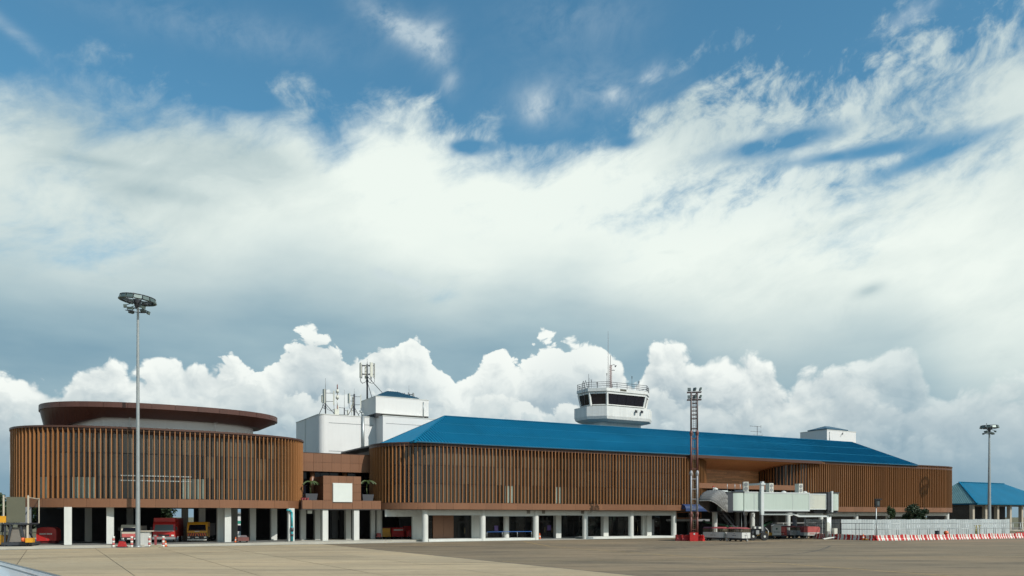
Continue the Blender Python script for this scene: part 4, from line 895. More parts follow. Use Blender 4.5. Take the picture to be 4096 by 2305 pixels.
jp('bridge_rotunda', MB().lathe([(0, 5.0), (1.5, 5.0), (1.5, 8.0), (0, 8.0)], 24, (16.6, 0, 0)), 'jet'); jp('rotunda_frame', MB().box(14.65, 15.2, -1.75, 1.75, 5.0, 8.15).box(14.5, 17.5, -1.6, 1.6, 8.03, 8.18), 'iron'); jp('rotunda_post', MB().box(15.3, 15.65, -1.95, -1.6, 4.7, 8.35), 'jetw')
jp('rotunda_support', MB().bar((16.4, 0, 0), (16.4, 0, 4.2), .48, n=18).bar((16.4, 0, 4.2), (16.4, 0, 4.55), .8, n=18).bar((15.8, -.4, 0), (15.8, -.4, 4.2), .2, n=10), 'jetw'); jp('support_head', MB().box(15.0, 17.6, -1.0, 1.0, 4.56, 4.98), 'iron')
jp('control_box', MB().box(15.2, 15.8, -1.0, -.6, 1.4, 2.9).box(16.9, 17.6, -.9, -.4, .9, 1.9), 'acw')
jp('cable_duct', MB().beam((1.5, -1.2, 4.35), (7.8, -1.2, 4.35), .12, .26).beam((7.8, -1.2, 4.35), (8.8, -1.2, 4.0), .12, .26).beam((8.8, -1.2, 4.0), (15.2, -1.2, 4.0), .12, .26), 'jetw')
jp('hanger', MB().bar((10.2, -1.2, 1.9), (10.2, -1.2, 4.9), .05), 'iron'); jp('ladder_frame', MB().box(12.5, 15.0, -.8, .8, 4.5, 5.1), 'iron')
jp('lift_column', MB().box(.05, .62, -2.35, -1.9, 4.2, 9.45), 'jetw'); jp('lift_column', MB().box(.05, .62, 1.9, 2.35, 4.2, 9.45), 'jetw')
jp('lift_crossbeam', MB().box(-.1, .75, -2.5, 2.5, 9.2, 9.5).box(.1, .55, -2.45, -1.95, 9.5, 9.75), 'jetw'); jp('lift_leg', MB().box(.15, .5, -2.3, -2.0, 1.6, 4.2), 'grey'); jp('lift_leg', MB().box(.15, .5, 2.0, 2.3, 1.6, 4.2), 'grey')
jp('drive_frame', MB().box(-1.5, 1.2, -1.9, 1.9, 1.15, 1.9).box(-1.2, .8, -2.2, -1.6, 1.9, 2.35), 'iron'); jp('drive_motor', MB().bar((-1.4, -1.0, .85), (-.2, -1.0, .85), .42, n=12).box(-.9, -.3, -2.25, -2.0, 1.0, 1.7), 'grey')
jp('safety_hoop', MB().tube([(1.0, -2.2, 2.1), (1.5, -2.3, 1.6), (1.5, -2.3, .9), (1.15, -2.2, .6)], .06), 'cartw')
jp('motor_cover', MB().box(-.5, 0, -2.4, -2.0, 1.95, 2.25).box(-1.3, -1.0, -2.3, -1.9, 1.95, 2.3), 'whitec')
for x, y in ((.35, -2.65), (-1.1, -1.6), (.3, 2.0)):
    w = jp('wheel', MB().wheel((0, 0, .66), .66, .5, (.25, 1, 0), 24), 'black', loc=(x, y, 0)); part('hub', MB().wheel((0, -.02, .66), .2, .56, (.25, 1, 0), 12), M['whitec'], w)
jp('towing_strut', MB().bar((-2.2, -1.2, 2.2), (-.4, -1.2, 4.6), .05).bar((.6, -1.4, 2.1), (-1.0, -1.3, 4.4), .05), 'iron')
st = MB()
for k in range(9): st.box(-5.6 + k * .42, -5.2 + k * .42, .2, 1.3, 4.3 - k * .42, 4.36 - k * .42)
st.beam((-5.8, .2, 4.6), (-1.9, .2, .7), .09, .3).beam((-5.8, 1.3, 4.6), (-1.9, 1.3, .7), .09, .3).beam((-5.8, .2, 5.4), (-1.9, .2, 1.6), .06).beam((-5.8, 1.3, 5.4), (-1.9, 1.3, 1.6), .06)
for k in range(6): st.bar((-5.6 + k * .7, .2, 4.5 - k * .7), (-5.6 + k * .7, .2, 5.4 - k * .7), .03)
jp('service_stair', st, 'iron'); jp('stair_post', MB().bar((-2.2, -.1, .3), (-2.2, -.1, 5.0), .08), 'galv')
jp('roof_rail_post', MB().bar((-6.1, -1.5, 8.0), (-6.1, -1.5, 9.3), .05), 'galv'); jp('roof_rail_post', MB().bar((-4.9, -1.9, 8.0), (-4.9, -1.9, 9.3), .05), 'galv'); jp('roof_rail_post', MB().bar((-3.7, -1.7, 8.0), (-3.7, -1.7, 9.3), .05), 'galv')
jp('roof_bracket', MB().box(-2.9, -1.6, -1.2, .6, 8.05, 8.35), 'jetw')
for x, z, dr in ((-2.6, 8.15, .5), (2.4, 8.0, 0), (8.6, 8.0, 0)):
    a = jp('air_conditioner', MB().box(0, .85, -.5, .5, 0, 1.55), 'acw', loc=(x, -1.0, z))
    for zz in (.42, 1.12): part('fan', MB().wheel((.42, -.52, zz), .29, .06, (0, 1, 0), 16), M['grey'], a)
    a.rotation_euler = (0, 0, -dr)
for x in (-8.0, 5.9, 10.4): jp('roof_lamp', MB().lathe([(.45, 0), (.38, .2), (.15, .32), (0, .33)], 12, (x, -.9, 7.98 if x > 0 else 8.35)), 'whitec')
# cab and hood, turned towards the aircraft: local +x of this frame is the right-hand side of the opening, -y looks out
ca = math.radians(-70); ccx, ccy = -5.9, -.5
def cp(x, y, z): return (ccx + x * math.cos(ca) - y * math.sin(ca), ccy + x * math.sin(ca) + y * math.cos(ca), z)
def cmb(mb): mb.v = [cp(*p) for p in mb.v]; return mb
jp('cab_body', cmb(MB().box(-1.6, -1.35, -1.9, .6, 4.75, 7.9).box(1.35, 1.6, -1.9, .6, 4.75, 7.9).box(-1.6, 1.6, -1.9, .6, 7.75, 7.95).box(-1.6, 1.6, -1.9, .6, 4.65, 4.85)), 'iron')
jp('cab_door', cmb(MB().box(-1.3, 1.3, .2, .3, 4.85, 7.7)), 'mullion'); jp('cab_screen', cmb(MB().box(.1, .6, -.3, -.2, 5.7, 6.5)), 'pale')
jp('cab_panel', MB().box(-7.75, -6.55, -2.25, -2.05, 4.85, 8.2), 'jetw'); jp('cab_window', MB().box(-7.4, -6.85, -2.3, -2.24, 6.1, 7.2), 'towerglass'); jp('cab_side', MB().box(-6.5, -5.9, -2.2, -2.0, 4.85, 8.0), 'jet')
rings = []
NR = 13
for k in range(NR):
    s = k / (NR - 1); lean = s * 1.18                    # each arch leans further out, hinged near the floor
    ring = []
    for j in range(15):
        t = math.pi * j / 14; hx = 1.62 + .12 * math.sin(math.pi * s); 
        x = -hx * math.cos(t) if abs(math.cos(t)) < .999 else -hx * math.cos(t)
        x = math.copysign(min(hx, abs(hx * 1.25 * math.cos(t))), x); h = (3.3 + .9 * s) * min(1.0, math.sin(t) * 1.22) ** .8
        wob = .06 * (k % 2)
        y = -1.6 - .35 * s - h * math.sin(lean) * .98; zz = 4.7 + h * math.cos(lean) * (1.0 + .12 * math.sin(lean))
        ring.append(cp(x * (1 + wob * .35), y, zz + wob))
    rings.append(ring)
hb = MB(); vs = [p for r in rings for p in r]
hb.add(vs, [(k * 15 + j, k * 15 + j + 1, (k + 1) * 15 + j + 1, (k + 1) * 15 + j) for k in range(NR - 1) for j in range(14)], True)
hood = jp('bellows_hood', hb, 'bellow'); so = hood.modifiers.new('thickness', 'SOLIDIFY'); so.thickness = .05
rb = MB()
for k in range(0, NR, 1):
    if k % 2 == 0 or k == NR - 1: rb.tube(rings[k], .045 if k < NR - 1 else .09, 5)
jp('hood_rib', rb, 'bellowr')
jp('warning_light', MB().bar((-8.6, -1.2, 7.95), (-8.6, -1.2, 8.5), .04).bar((-8.6, -1.2, 8.5), (-8.6, -1.2, 8.7), .12), 'whitec'); jp('warning_lens', MB().lathe([(.14, 0), (.13, .15), (0, .24)], 10, (-8.6, -1.2, 8.7)), 'red')
fx = uvthing('fixed_walkway', 'dark glazed fixed corridor linking the boarding bridge to the gate hall', 'walkway', 68, -10)
part('walkway_box', MB().box(66.6, 69.6, -20, -1.0, 5.0, 7.6), M['towerglass'], fx); part('walkway_frame', MB().box(66.5, 69.7, -20, -1, 7.6, 7.75).box(66.5, 69.7, -20, -1, 4.8, 5.0), M['grey'], fx)
for v in (-14, -6): part('walkway_column', MB().bar((68.1, v, 0), (68.1, v, 4.8), .4, n=14), M['inwall'], fx)

# ------------------------------------------------------------------ floodlight masts
def lamp_head(par, x, y, z, yaw, tilt=.5, s=.5):
    c, q = math.cos(yaw), math.sin(yaw); mb = MB().box(-s / 2, s / 2, -s * .22, s * .22, -s / 2, s / 2)
    h = part('floodlight', mb, M['lamp'], par, loc=(x, y, z)); h.rotation_euler = (tilt, 0, yaw)
    part('lens', MB().box(-s * .42, s * .42, -s * .25, -s * .221, -s * .42, s * .42), M['lampglass'], h)
    return h
LM = wthing('lattice_mast', 'red and white banded ladder mast with six floodlights standing in front of the terminal', 'light mast', 29.35, 128.9, 0, math.radians(-10))
part('concrete_base', MB().prism([(-.7, -.6), (.62, -.6), (.62, .6), (-.7, .6)], 0, 1.38), M['redp'], LM)
part('notice', MB().box(-.12, .12, -.64, -.605, 1.02, 1.3), M['whitec'], LM)
zs = [(1.38, 4.35, 'lattred', .155), (4.35, 10.95, 'lattwht', .14), (10.95, 17.4, 'lattred', .145), (17.4, 24.0, 'lattbrn', .13)]
for z0, z1, m_, r_ in zs:
    for x, y in ((-.48, -.45), (.48, -.45), (-.48, .45), (.48, .45)):
        if m_ == 'lattred' and z0 > 9: mm_ = 'lattred' if z1 < 17 else 'lattred'
        leg = part('mast_leg', MB().bar((x, y, z0), (x, y, z1), r_, n=8), M[m_], LM)
        part('leg_sleeve', MB().lathe([(r_, -.5), (.24, -.06), (.24, .06), (r_, .4)], 10, (x, y, z1 if z1 < 20 else z1 - .5)), M[m_], leg) if z1 < 20 else None
z = 1.9; k = 0
while z < 23.6:
    m_ = [q[2] for q in zs if q[0] <= z < q[1]][0]
    part('cross_rung', MB().beam((-.48, -.45, z), (.48, -.45, z), .09).beam((-.48, .45, z), (.48, .45, z), .09).beam((-.48, -.45, z), (-.48, .45, z), .07).beam((.48, -.45, z), (.48, .45, z), .07), M[m_], LM)
    z += 1.62 if z < 19 else .62
lad = {}
for z0, z1, m_, r_ in zs:
    mb = MB().bar((-.17, -.32, z0), (-.17, -.32, min(z1, 23.3)), .03).bar((.17, -.32, z0), (.17, -.32, min(z1, 23.3)), .03)
    z = z0 + .15
    while z < min(z1, 23.3): mb.bar((-.17, -.32, z), (.17, -.32, z), .025, n=5); z += .33
    part('ladder', mb, M['cartrail'] if m_ != 'lattbrn' else M[m_], LM)
for zz in (22.75, 23.95):
    part('crossarm', MB().beam((-1.15, -.5, zz), (1.15, -.5, zz), .13).beam((-1.15, .4, zz), (1.15, .4, zz), .13), M['lattbrn'], LM)
    for x, yw in ((-.8, .1), (.05, -.7), (.95, -1.2)): lamp_head(LM, x, -.5, zz + .42, yw, -.35, .5)
part('top_brace', MB().beam((-.4, -.4, 22.9), (.4, -.4, 23.8), .13), M['lattbrn'], LM)

def high_mast(label, x, y, top, rb_, rt, rr, n, tilt=0.0):
    t = wthing('floodlight_mast', label, 'light mast', x, y)
    part('pole', MB().lathe([(0, 0), (rb_ * 1.02, 0), (rb_, .1), (rb_ * .8, top * .3), (rt, top - .6), (0, top - .6)], 14), M['galv'], t)
    part('base_flange', MB().bar((0, 0, 0), (0, 0, .12), rb_ * 1.6, n=14), M['galv'], t)
    hd = thing_child = bpy.data.objects.new('lamp_crown', MB().lathe([(.2, -1.4), (rr * .2, -.75), (rr * .22, -.3), (0, -.2)], 14).mesh('lamp_crown')); col0.objects.link(hd); hd.parent = t
    hd.data.materials.append(M['iron']); hd.location = (0, 0, top); hd.rotation_euler = (0, tilt, 0)
    ring = MB()
    for k in range(24):
        a, b = 2 * math.pi * k / 24, 2 * math.pi * (k + 1) / 24
        for q, zz in ((rr, 0), (rr * .93, -.42)): ring.bar((q * math.cos(a), q * math.sin(a), zz), (q * math.cos(b), q * math.sin(b), zz), .07, n=5)
    for k in range(8):
        a = 2 * math.pi * k / 8; ring.bar((rr * math.cos(a), rr * math.sin(a), -.1), (.25 * math.cos(a), .25 * math.sin(a), -.9), .05, n=5)
    part('lamp_ring', ring, M['iron'], hd)
    for k in range(n):
        a = 2 * math.pi * (k + .5) / n
        h = part('floodlight', MB().box(-.40, .40, -.13, .13, -.34, .22), M['lamp'], hd); h.location = (rr * .97 * math.cos(a), rr * .97 * math.sin(a), -.25); h.rotation_euler = (-.35, 0, a + math.pi / 2)
    for k in range(6):
        a = 2 * math.pi * k / 6 + .4
        h = part('lower_lamp', MB().box(-.32, .32, -.2, .2, -.16, .16).bar((0, 0, .1), (0, .9, .35), .05), M['lamp'], hd); h.location = (rr * .66 * math.cos(a), rr * .66 * math.sin(a), -1.35 if k % 2 else -1.75); h.rotation_euler = (.2, 0, a + math.pi / 2)
    part('lower_ring', MB().tube([(rr * .55 * math.cos(2 * math.pi * k / 12), rr * .55 * math.sin(2 * math.pi * k / 12), -1.7) for k in range(13)], .04, 5).tube([(-rr * .7, 0, -1.75), (0, 0, -1.9), (rr * .62, .2, -1.75)], .05, 5), M['iron'], hd)
    part('aviation_light', MB().bar((-.6, 0, 0), (-.6, 0, .35), .05).bar((-.6, 0, .35), (-.6, 0, .6), .1), M['grey'], hd)
    return t
high_mast('tall grey floodlight mast with a ring of lamps in front of the oval pavilion', -48.35, 103.4, 32.25, .31, .14, 2.1, 14, .09)
high_mast('distant grey floodlight mast behind the white fence at the right', 107.4, 180.0, 24.4, .42, .17, 1.75, 10, 0)
cp_ = wthing('camera_pole', 'slim pole with a black equipment box behind the striped barriers', 'pole', 61.0, 134.0)
part('pole', MB().bar((0, 0, 0), (0, 0, 5.6), .085, n=10), M['galv'], cp_); part('equipment_box', MB().box(-.12, .55, -.2, .35, 5.55, 6.75).box(-.2, .85, -.3, .4, 6.75, 6.95), M['mullion'], cp_); part('box_lens', MB().box(.1, .45, -.24, -.2, 5.8, 6.5), M['lampglass'], cp_)

# ------------------------------------------------------------------ baggage carts
def baggage_cart(label, x, y, rz, L=3.45, Wd=1.65, group='caged baggage carts in front of the bridge', bars=True, panel='cartw', roofm='maroon', notch=False):
    t = wthing('baggage_cart', label, 'baggage cart', x, y, 0, rz, group)
    part('chassis', MB().box(-L / 2, L / 2, -Wd / 2 + .1, Wd / 2 - .1, .42, .52).box(-L / 2 + .2, L / 2 - .2, -.1, .1, .3, .42), M['iron'], t)
    for sx in (-1, 1):
        for sy in (-1, 1):
            w = part('wheel', MB().wheel((0, 0, .24), .24, .16, (0, 1, 0), 16), M['black'], t, loc=(sx * (L / 2 - .55), sy * (Wd / 2 - .25), 0)); part('hub', MB().wheel((0, 0, .24), .09, .18, (0, 1, 0), 8), M['grey'], w)
        part('axle_bracket', MB().box(sx * (L / 2 - .55) - .25, sx * (L / 2 - .55) + .25, -Wd / 2 + .3, Wd / 2 - .3, .22, .42), M['iron'], t)
    for n_, a in (('side_panel', MB().box(-L / 2, L / 2, -Wd / 2, -Wd / 2 + .05, .53, 1.42)), ('side_panel', MB().box(-L / 2, L / 2, Wd / 2 - .05, Wd / 2, .53, 1.42)), ('end_panel', MB().box(L / 2 - .05, L / 2 + .01, -Wd / 2 + .055, Wd / 2 - .055, .53, 1.42)), ('end_panel', MB().box(-L / 2 - .01, -L / 2 + .05, -Wd / 2 + .055, Wd / 2 - .055, .53, 1.42))):
        part(n_, a, M[panel], t)
    part('floor', MB().box(-L / 2 + .06, L / 2 - .06, -Wd / 2 + .06, Wd / 2 - .06, .53, .6), M['iron'], t)
    g = MB()
    for sy in (-1, 1):
        y_ = sy * (Wd / 2 - .03)
        for k in range(9): g.bar((-L / 2 + .03 + (L - .06) * k / 8, y_, 1.42), (-L / 2 + .03 + (L - .06) * k / 8, y_, 2.02), .022, n=5)
        for z in (1.6, 1.82, 2.0): g.bar((-L / 2, y_, z), (L / 2, y_, z), .018, n=5)
    for sx in (-1, 1):
        x_ = sx * (L / 2 - .03)
        for k in range(5): g.bar((x_, -Wd / 2 + .03 + (Wd - .06) * k / 4, 1.42), (x_, -Wd / 2 + .03 + (Wd - .06) * k / 4, 2.02), .024, n=5)
        for z in (1.62, 1.84, 2.0): g.bar((x_, -Wd / 2, z), (x_, Wd / 2, z), .024, n=5)
    part('guard_rail', g, M['cartrail'], t)
    part('roof', MB().add([(-L / 2 - .06, -Wd / 2 - .06, 2.03), (L / 2 + .06, -Wd / 2 - .06, 2.03), (L / 2 + .06, 0, 2.26), (-L / 2 - .06, 0, 2.26), (-L / 2 - .06, Wd / 2 + .06, 2.03), (L / 2 + .06, Wd / 2 + .06, 2.03),
        (-L / 2 - .06, -Wd / 2 - .06, 1.99), (L / 2 + .06, -Wd / 2 - .06, 1.99), (L / 2 + .06, Wd / 2 + .06, 1.99), (-L / 2 - .06, Wd / 2 + .06, 1.99)], [(0, 1, 2, 3), (3, 2, 5, 4), (6, 9, 8, 7), (0, 6, 7, 1), (4, 5, 8, 9), (0, 3, 4, 9, 6), (1, 7, 8, 5, 2)]), M[roofm], t)
    mk = MB().box(-.07, .07, -Wd / 2 - .012, -Wd / 2 - .002, 1.18, 1.32)
    for a, w in ((-.42, .2), (-.18, .1), (-.05, .14), (.2, .12), (.35, .1)): mk.box(a, a + w, -Wd / 2 - .012, -Wd / 2 - .002, .88, .99)
    for a, w in ((-.3, .14), (-.12, .1), (.05, .1), (.2, .12)): mk.box(L / 2 + .012, L / 2 + .02, a, a + w, .88, 1.0)
    mk.box(L / 2 + .012, L / 2 + .02, -.06, .06, 1.15, 1.3)
    part('marking', mk, M['mark'], t)
    part('tow_bar', MB().bar((L / 2, 0, .45), (L / 2 + .35, 0, .4), .04).bar((L / 2 + .35, 0, .4), (L / 2 + .3, 0, 1.25), .035).wheel((L / 2 + .25, 0, .16), .16, .1, (0, 1, 0), 12), M['cartw'], t)
    return t
baggage_cart('left of the two nearest grey and white caged baggage carts, beside the red mast base', 33.4, 131.4, math.radians(-42), 3.6)
baggage_cart('right of the two nearest caged carts, its white end facing right', 36.15, 127.8, math.radians(-67), 3.8)
for i, (x, y, rz, lab, pn, rf) in enumerate(((53.0, 147.6, -1.15, 'grey caged baggage cart second behind the pink canvas cart', 'cartw', 'maroon'), (51.0, 148.2, -1.15, 'dull caged baggage cart between the red tarpaulin cart and its twin', 'cartw', 'maroon'))):
    baggage_cart(lab, x, y, rz, 3.2, 1.6, 'baggage carts parked behind the bridge wheels', True, pn, rf)
def covered_cart(label, x, y, rz, L, Wd, base, cover, z1, hood=None):
    t = wthing('covered_cart', label, 'baggage cart', x, y, 0, rz)
    part('chassis', MB().box(-L / 2, L / 2, -Wd / 2 + .1, Wd / 2 - .1, .4, .52), M['iron'], t)
    for sx in (-1, 1):
        for sy in (-1, 1): w = part('wheel', MB().wheel((0, 0, .25), .25, .16, (0, 1, 0), 16), M['black'], t, loc=(sx * (L / 2 - .55), sy * (Wd / 2 - .2), 0)); part('hub', MB().wheel((0, 0, .25), .1, .18, (0, 1, 0), 8), M['grey'], w)
    part('side_board', MB().box(-L / 2, L / 2, -Wd / 2, Wd / 2, .53, .53 + z1), M[base], t)
    top = .53 + z1
    if cover:
        part('cover', MB().extr([(-L / 2 + .04, top + .01), (L / 2 - .04, top + .01), (L / 2 - .02, 2.0), (L / 2 - .25, 2.13), (-L / 2 + .25, 2.16), (-L / 2 + .02, 2.05)], -Wd / 2 + .03, Wd / 2 - .03), M[cover], t)
    mk = MB()
    for a, w in ((-.45, .14), (-.27, .1), (-.1, .2), (.16, .1), (.3, .13)): mk.box(a, a + w, -Wd / 2 - .012, -Wd / 2 - .002, .53 + z1 * .4, .53 + z1 * .4 + .16)
    part('marking', mk, M['red'] if base == 'cartw' else M['whitec'], t); return t
covered_cart('white flat cart under a faded pink canvas cover, nearest the striped barriers', 54.1, 145.2, math.radians(3), 3.0, 1.7, 'cartw', 'redfade', .55)
covered_cart('closed bright red tarpaulin baggage cart in the row behind the bridge wheels', 49.0, 146.2, math.radians(-8), 1.9, 2.6, 'red', 'red', .5)
fc = wthing('fire_cabinet_cart', 'white topped grey cabinet cart with a round emblem left of the red tarpaulin cart', 'cart', 47.6, 144.2, 0, math.radians(-10))
part('cabinet', MB().box(-.75, .75, -.8, .8, .6, 2.3), M['cartw'], fc); part('red_side', MB().box(.76, 1.5, -.7, .8, 1.2, 2.1), M['redfade'], fc); part('roof', MB().add([(-.8, -.9, 2.31), (1.9, -.9, 2.31), (1.9, .9, 2.31), (-.8, .9, 2.31), (-.3, -.9, 2.5), (1.2, -.9, 2.5), (1.2, .9, 2.5), (-.3, .9, 2.5)], [(0, 3, 2, 1), (4, 5, 6, 7), (0, 1, 5, 4), (1, 2, 6, 5), (2, 3, 7, 6), (3, 0, 4, 7)]), M['whitec'], fc)
part('emblem', MB().wheel((0, -.81, 1.75), .17, .02, (0, 1, 0), 12), M['green'], fc); mk = MB()
for a in (-.5, -.3, -.05, .15, .35): mk.box(a, a + .13, -.82, -.805, 1.1, 1.25)
part('marking', mk, M['mark'], fc); part('chassis', MB().box(-.8, 1.6, -.7, .7, .4, .58), M['iron'], fc)
for x in (-.5, 1.1): part('wheel', MB().wheel((x, -.6, .22), .22, .16, (0, 1, 0), 14).wheel((x, .6, .22), .22, .16, (0, 1, 0), 14), M['black'], fc)
tg = wthing('tow_tractor', 'small yellow tow tractor half hidden behind the big black bridge wheel', 'tow tractor', 45.4, 144.5, 0, math.radians(4))
part('body', MB().extr([(-1.4, .45), (1.4, .45), (1.4, 1.05), (.5, 1.1), (.4, 1.25), (-.2, 1.3), (-.3, 1.0), (-1.4, .95)], -.7, .7), M['yellow'], tg); part('seat', MB().box(-.9, -.3, -.4, .4, 1.0, 1.5), M['black'], tg); part('fender', MB().box(-1.5, 1.5, -.75, .75, .34, .44), M['iron'], tg)
for x in (-.95, .95):
    for y in (-.65, .65): part('wheel', MB().wheel((x, y, .3), .3, .22, (0, 1, 0), 16), M['black'], tg)

# ------------------------------------------------------------------ red water barriers, cones, striped barriers
def water_barrier(label, x, y, rz, group=None):
    t = wthing('water_barrier', label, 'barrier', x, y, 0, rz, group)
    prof = [(-.28, 0), (.28, 0), (.24, .28), (.13, .45), (.11, .98), (-.11, .98), (-.13, .45), (-.24, .28)]
    mb = MB(); n = len(prof)
    for x0, x1, cut in ((-.72, -.3, 0), (-.3, -.1, .12), (-.1, .55, 0), (.55, .72, .12)):
        p = [(a, b - (cut if b > .9 else 0)) for a, b in prof]
        mb.add([(x0, a, b) for a, b in p] + [(x1, a, b) for a, b in p], [(i, n + i, n + (i + 1) % n, (i + 1) % n) for i in range(n)] + [tuple(range(n)), tuple(range(2 * n - 1, n - 1, -1))])
    part('barrier_body', mb, M['redp'], t); part('filler_cap', MB().bar((.2, 0, .98), (.2, 0, 1.03), .06), M['whitep'], t); return t
water_barrier('red plastic water barrier left of the mast base, further from it', 27.35, 130.4, .05); water_barrier('red plastic water barrier touching the left side of the mast base', 28.25, 129.9, .08); water_barrier('red plastic water barrier just right of the mast base', 30.55, 129.6, -1.0)
def cone(label, x, y, s=1.0, m='orange'):
    t = wthing('traffic_cone', label, 'traffic cone', x, y)
    part('cone_body', MB().lathe([(.24 * s, .04), (.22 * s, .06), (.05 * s, .95 * s), (0, .95 * s)], 14), M[m], t); part('cone_foot', MB().box(-.28 * s, .28 * s, -.28 * s, .28 * s, 0, .05), M['black'], t)
    part('cone_stripe', MB().lathe([(.175 * s, .35 * s), (.13 * s, .55 * s)], 14), M['whitep'], t); return t
cone('orange traffic cone at the foot of a round terminal column', 4.8, 139.2, 1.15)
cone('orange cone leaning in shade inside the striped barriers', 58.6, 133.5, 1.1); cone('orange cone by the white column under the pavilion', -42.0, 121.6, .9); cone('orange cone near the rotunda support of the bridge', 57.9, 138.0, 1.0)
cone('small orange cone beside the equipment by the left mast', -48.4, 111.8, .9)
def jersey(label, x, y, rz, L, flip, h, group):
    t = wthing('striped_barrier', label, 'barrier', x, y, 0, rz, group)
    n = 4; w = L / n
    for k in range(n):
        dz = R.uniform(-.02, .02)
        prof = [(-.30, 0), (.30, 0), (.26, .22), (.12, .40), (.09, h), (-.09, h), (-.12, .40), (-.26, .22)]
        mb = MB(); q = len(prof); x0, x1 = -L / 2 + k * w + .006, -L / 2 + (k + 1) * w - .006; sk = .13
        f = lambda xx, b: xx - sk * (b / h - .5) * (1 if b > .3 else .6)
        mb.add([(f(x0, b), a, b) for a, b in prof] + [(f(x1, b), a, b) for a, b in prof], [(i, q + i, q + (i + 1) % q, (i + 1) % q) for i in range(q)] + [tuple(range(q)), tuple(range(2 * q - 1, q - 1, -1))])
        part('stripe', mb, M['whitep'] if (k + flip) % 2 else M['redp'], t)
    return t
def run(pts, label, group, step=1.26):
    S = []; cnt = 0
    for a, b in zip(pts, pts[1:]):
        L = math.hypot(b[0] - a[0], b[1] - a[1]); n = round(L / step)
        for k in range(n):
            t = (k + .5) / n; S.append((a[0] + (b[0] - a[0]) * t, a[1] + (b[1] - a[1]) * t, math.atan2(b[1] - a[1], b[0] - a[0]), L / n))
    for i, (x, y, rz, L) in enumerate(S):
        jersey(label, x + R.uniform(-.04, .04), y + R.uniform(-.07, .07), rz + R.uniform(-.035, .035), L - .03, i % 2 if R.random() < .9 else 0, .90 * R.choice((1, 1, 1.0, 1.08, .95)), group)
run([(54.6, 146.2), (55.6, 139.5), (59.8, 131.9)], 'red and white striped barrier in the shaded run right of the pink canvas cart', 'shaded striped barriers')
run([(59.9, 131.7), (66, 133.4), (78, 138.8)], 'sunlit red and white striped barrier in front of the white fence', 'sunlit striped barriers')
run([(78.1, 138.9), (93.7, 146.8), (101, 150.5)], 'sunlit red and white striped barrier near the right-hand floodlight mast', 'far striped barriers')
for i in range(4): water_barrier('plain red plastic barrier behind the striped barriers at the right edge', 95.6 + i * 1.5, 151.0 + i * .7, .42, 'plain red barriers at the right edge')
wb = wthing('broken_board', 'white broken board lying on the ground at the striped barriers', 'board', 54.6, 137.6, 0, .35)
part('board', MB().add([(-1.3, -.2, .02), (1.4, -.05, .35), (1.4, .1, .42), (-1.2, .25, .12), (-1.3, -.2, .10), (1.4, -.05, .43), (1.4, .1, .50), (-1.2, .25, .20)], [(0, 3, 2, 1), (4, 5, 6, 7), (0, 1, 5, 4), (1, 2, 6, 5), (2, 3, 7, 6), (3, 0, 4, 7)]), M['whitep'], wb)
part('strut', MB().beam((-1.0, .1, .1), (.3, .4, .35), .1), M['whitep'], wb)
ht = wthing('hand_trolley', 'yellow hand trolley in the shade beside the orange cone', 'trolley', 59.3, 132.9, 0, .2)
part('deck', MB().box(-.9, .9, -.35, .35, .18, .26), M['yellow'], ht); part('wheels', MB().wheel((-.6, 0, .1), .1, .6, (0, 1, 0)).wheel((.6, 0, .1), .1, .6, (0, 1, 0)), M['black'], ht); part('box', MB().box(.1, .8, -.3, .3, .27, .8), M['redfade'], ht)

# ------------------------------------------------------------------ white corrugated hoarding and pipe railing
F = wthing('site_hoarding', 'white corrugated metal site fence in front of the right end of the terminal', 'fence', 61.5, 150)
def sheet_panel(w, h, rib=.115):
    mb = MB(); n = max(2, int(w / rib)); P = []
    for i in range(n + 1):
        x = w * i / n; y = 0.0 if i % 4 in (0, 1) else -.045
        P.append((x, y))
    vs = [(x, y, 0) for x, y in P] + [(x, y, h) for x, y in P] + [(x, y + .012, 0) for x, y in P] + [(x, y + .012, h) for x, y in P]; m = n + 1
    mb.add(vs, [k for i in range(n) for k in ((i, i + 1, m + i + 1, m + i), (2 * m + i, 3 * m + i, 3 * m + i + 1, 2 * m + i + 1), (m + i, m + i + 1, 3 * m + i + 1, 3 * m + i))]); return mb
PM = sheet_panel(1.16, 3.42).mesh('fence_panel', fix=False); PM.materials.append(M['zinc'])
def hoard(a, b):
    L = math.hypot(b[0] - a[0], b[1] - a[1]); n = round(L / 1.17); rz = math.atan2(b[1] - a[1], b[0] - a[0])
    for k in range(n):
        o = part('fence_panel', PM, None, F); x, y = a[0] + (b[0] - a[0]) * k / n, a[1] + (b[1] - a[1]) * k / n
        o.location = (x - 61.5, y - 150, R.uniform(-.06, .03)); o.rotation_euler = (0, 0, rz + R.uniform(-.02, .02)); o.scale = (L / n / 1.16, 1, 1)
hoard((61.3, 168), (61.6, 150)); hoard((61.7, 150), (82, 157)); hoard((82, 157), (102.6, 165))
for i in range(6): part('backing_rail', MB().beam((61.6, 150.2, .4 + i * .01), (61.6, 150.2, .5), .05), M['galv'], F) if i == 0 else None
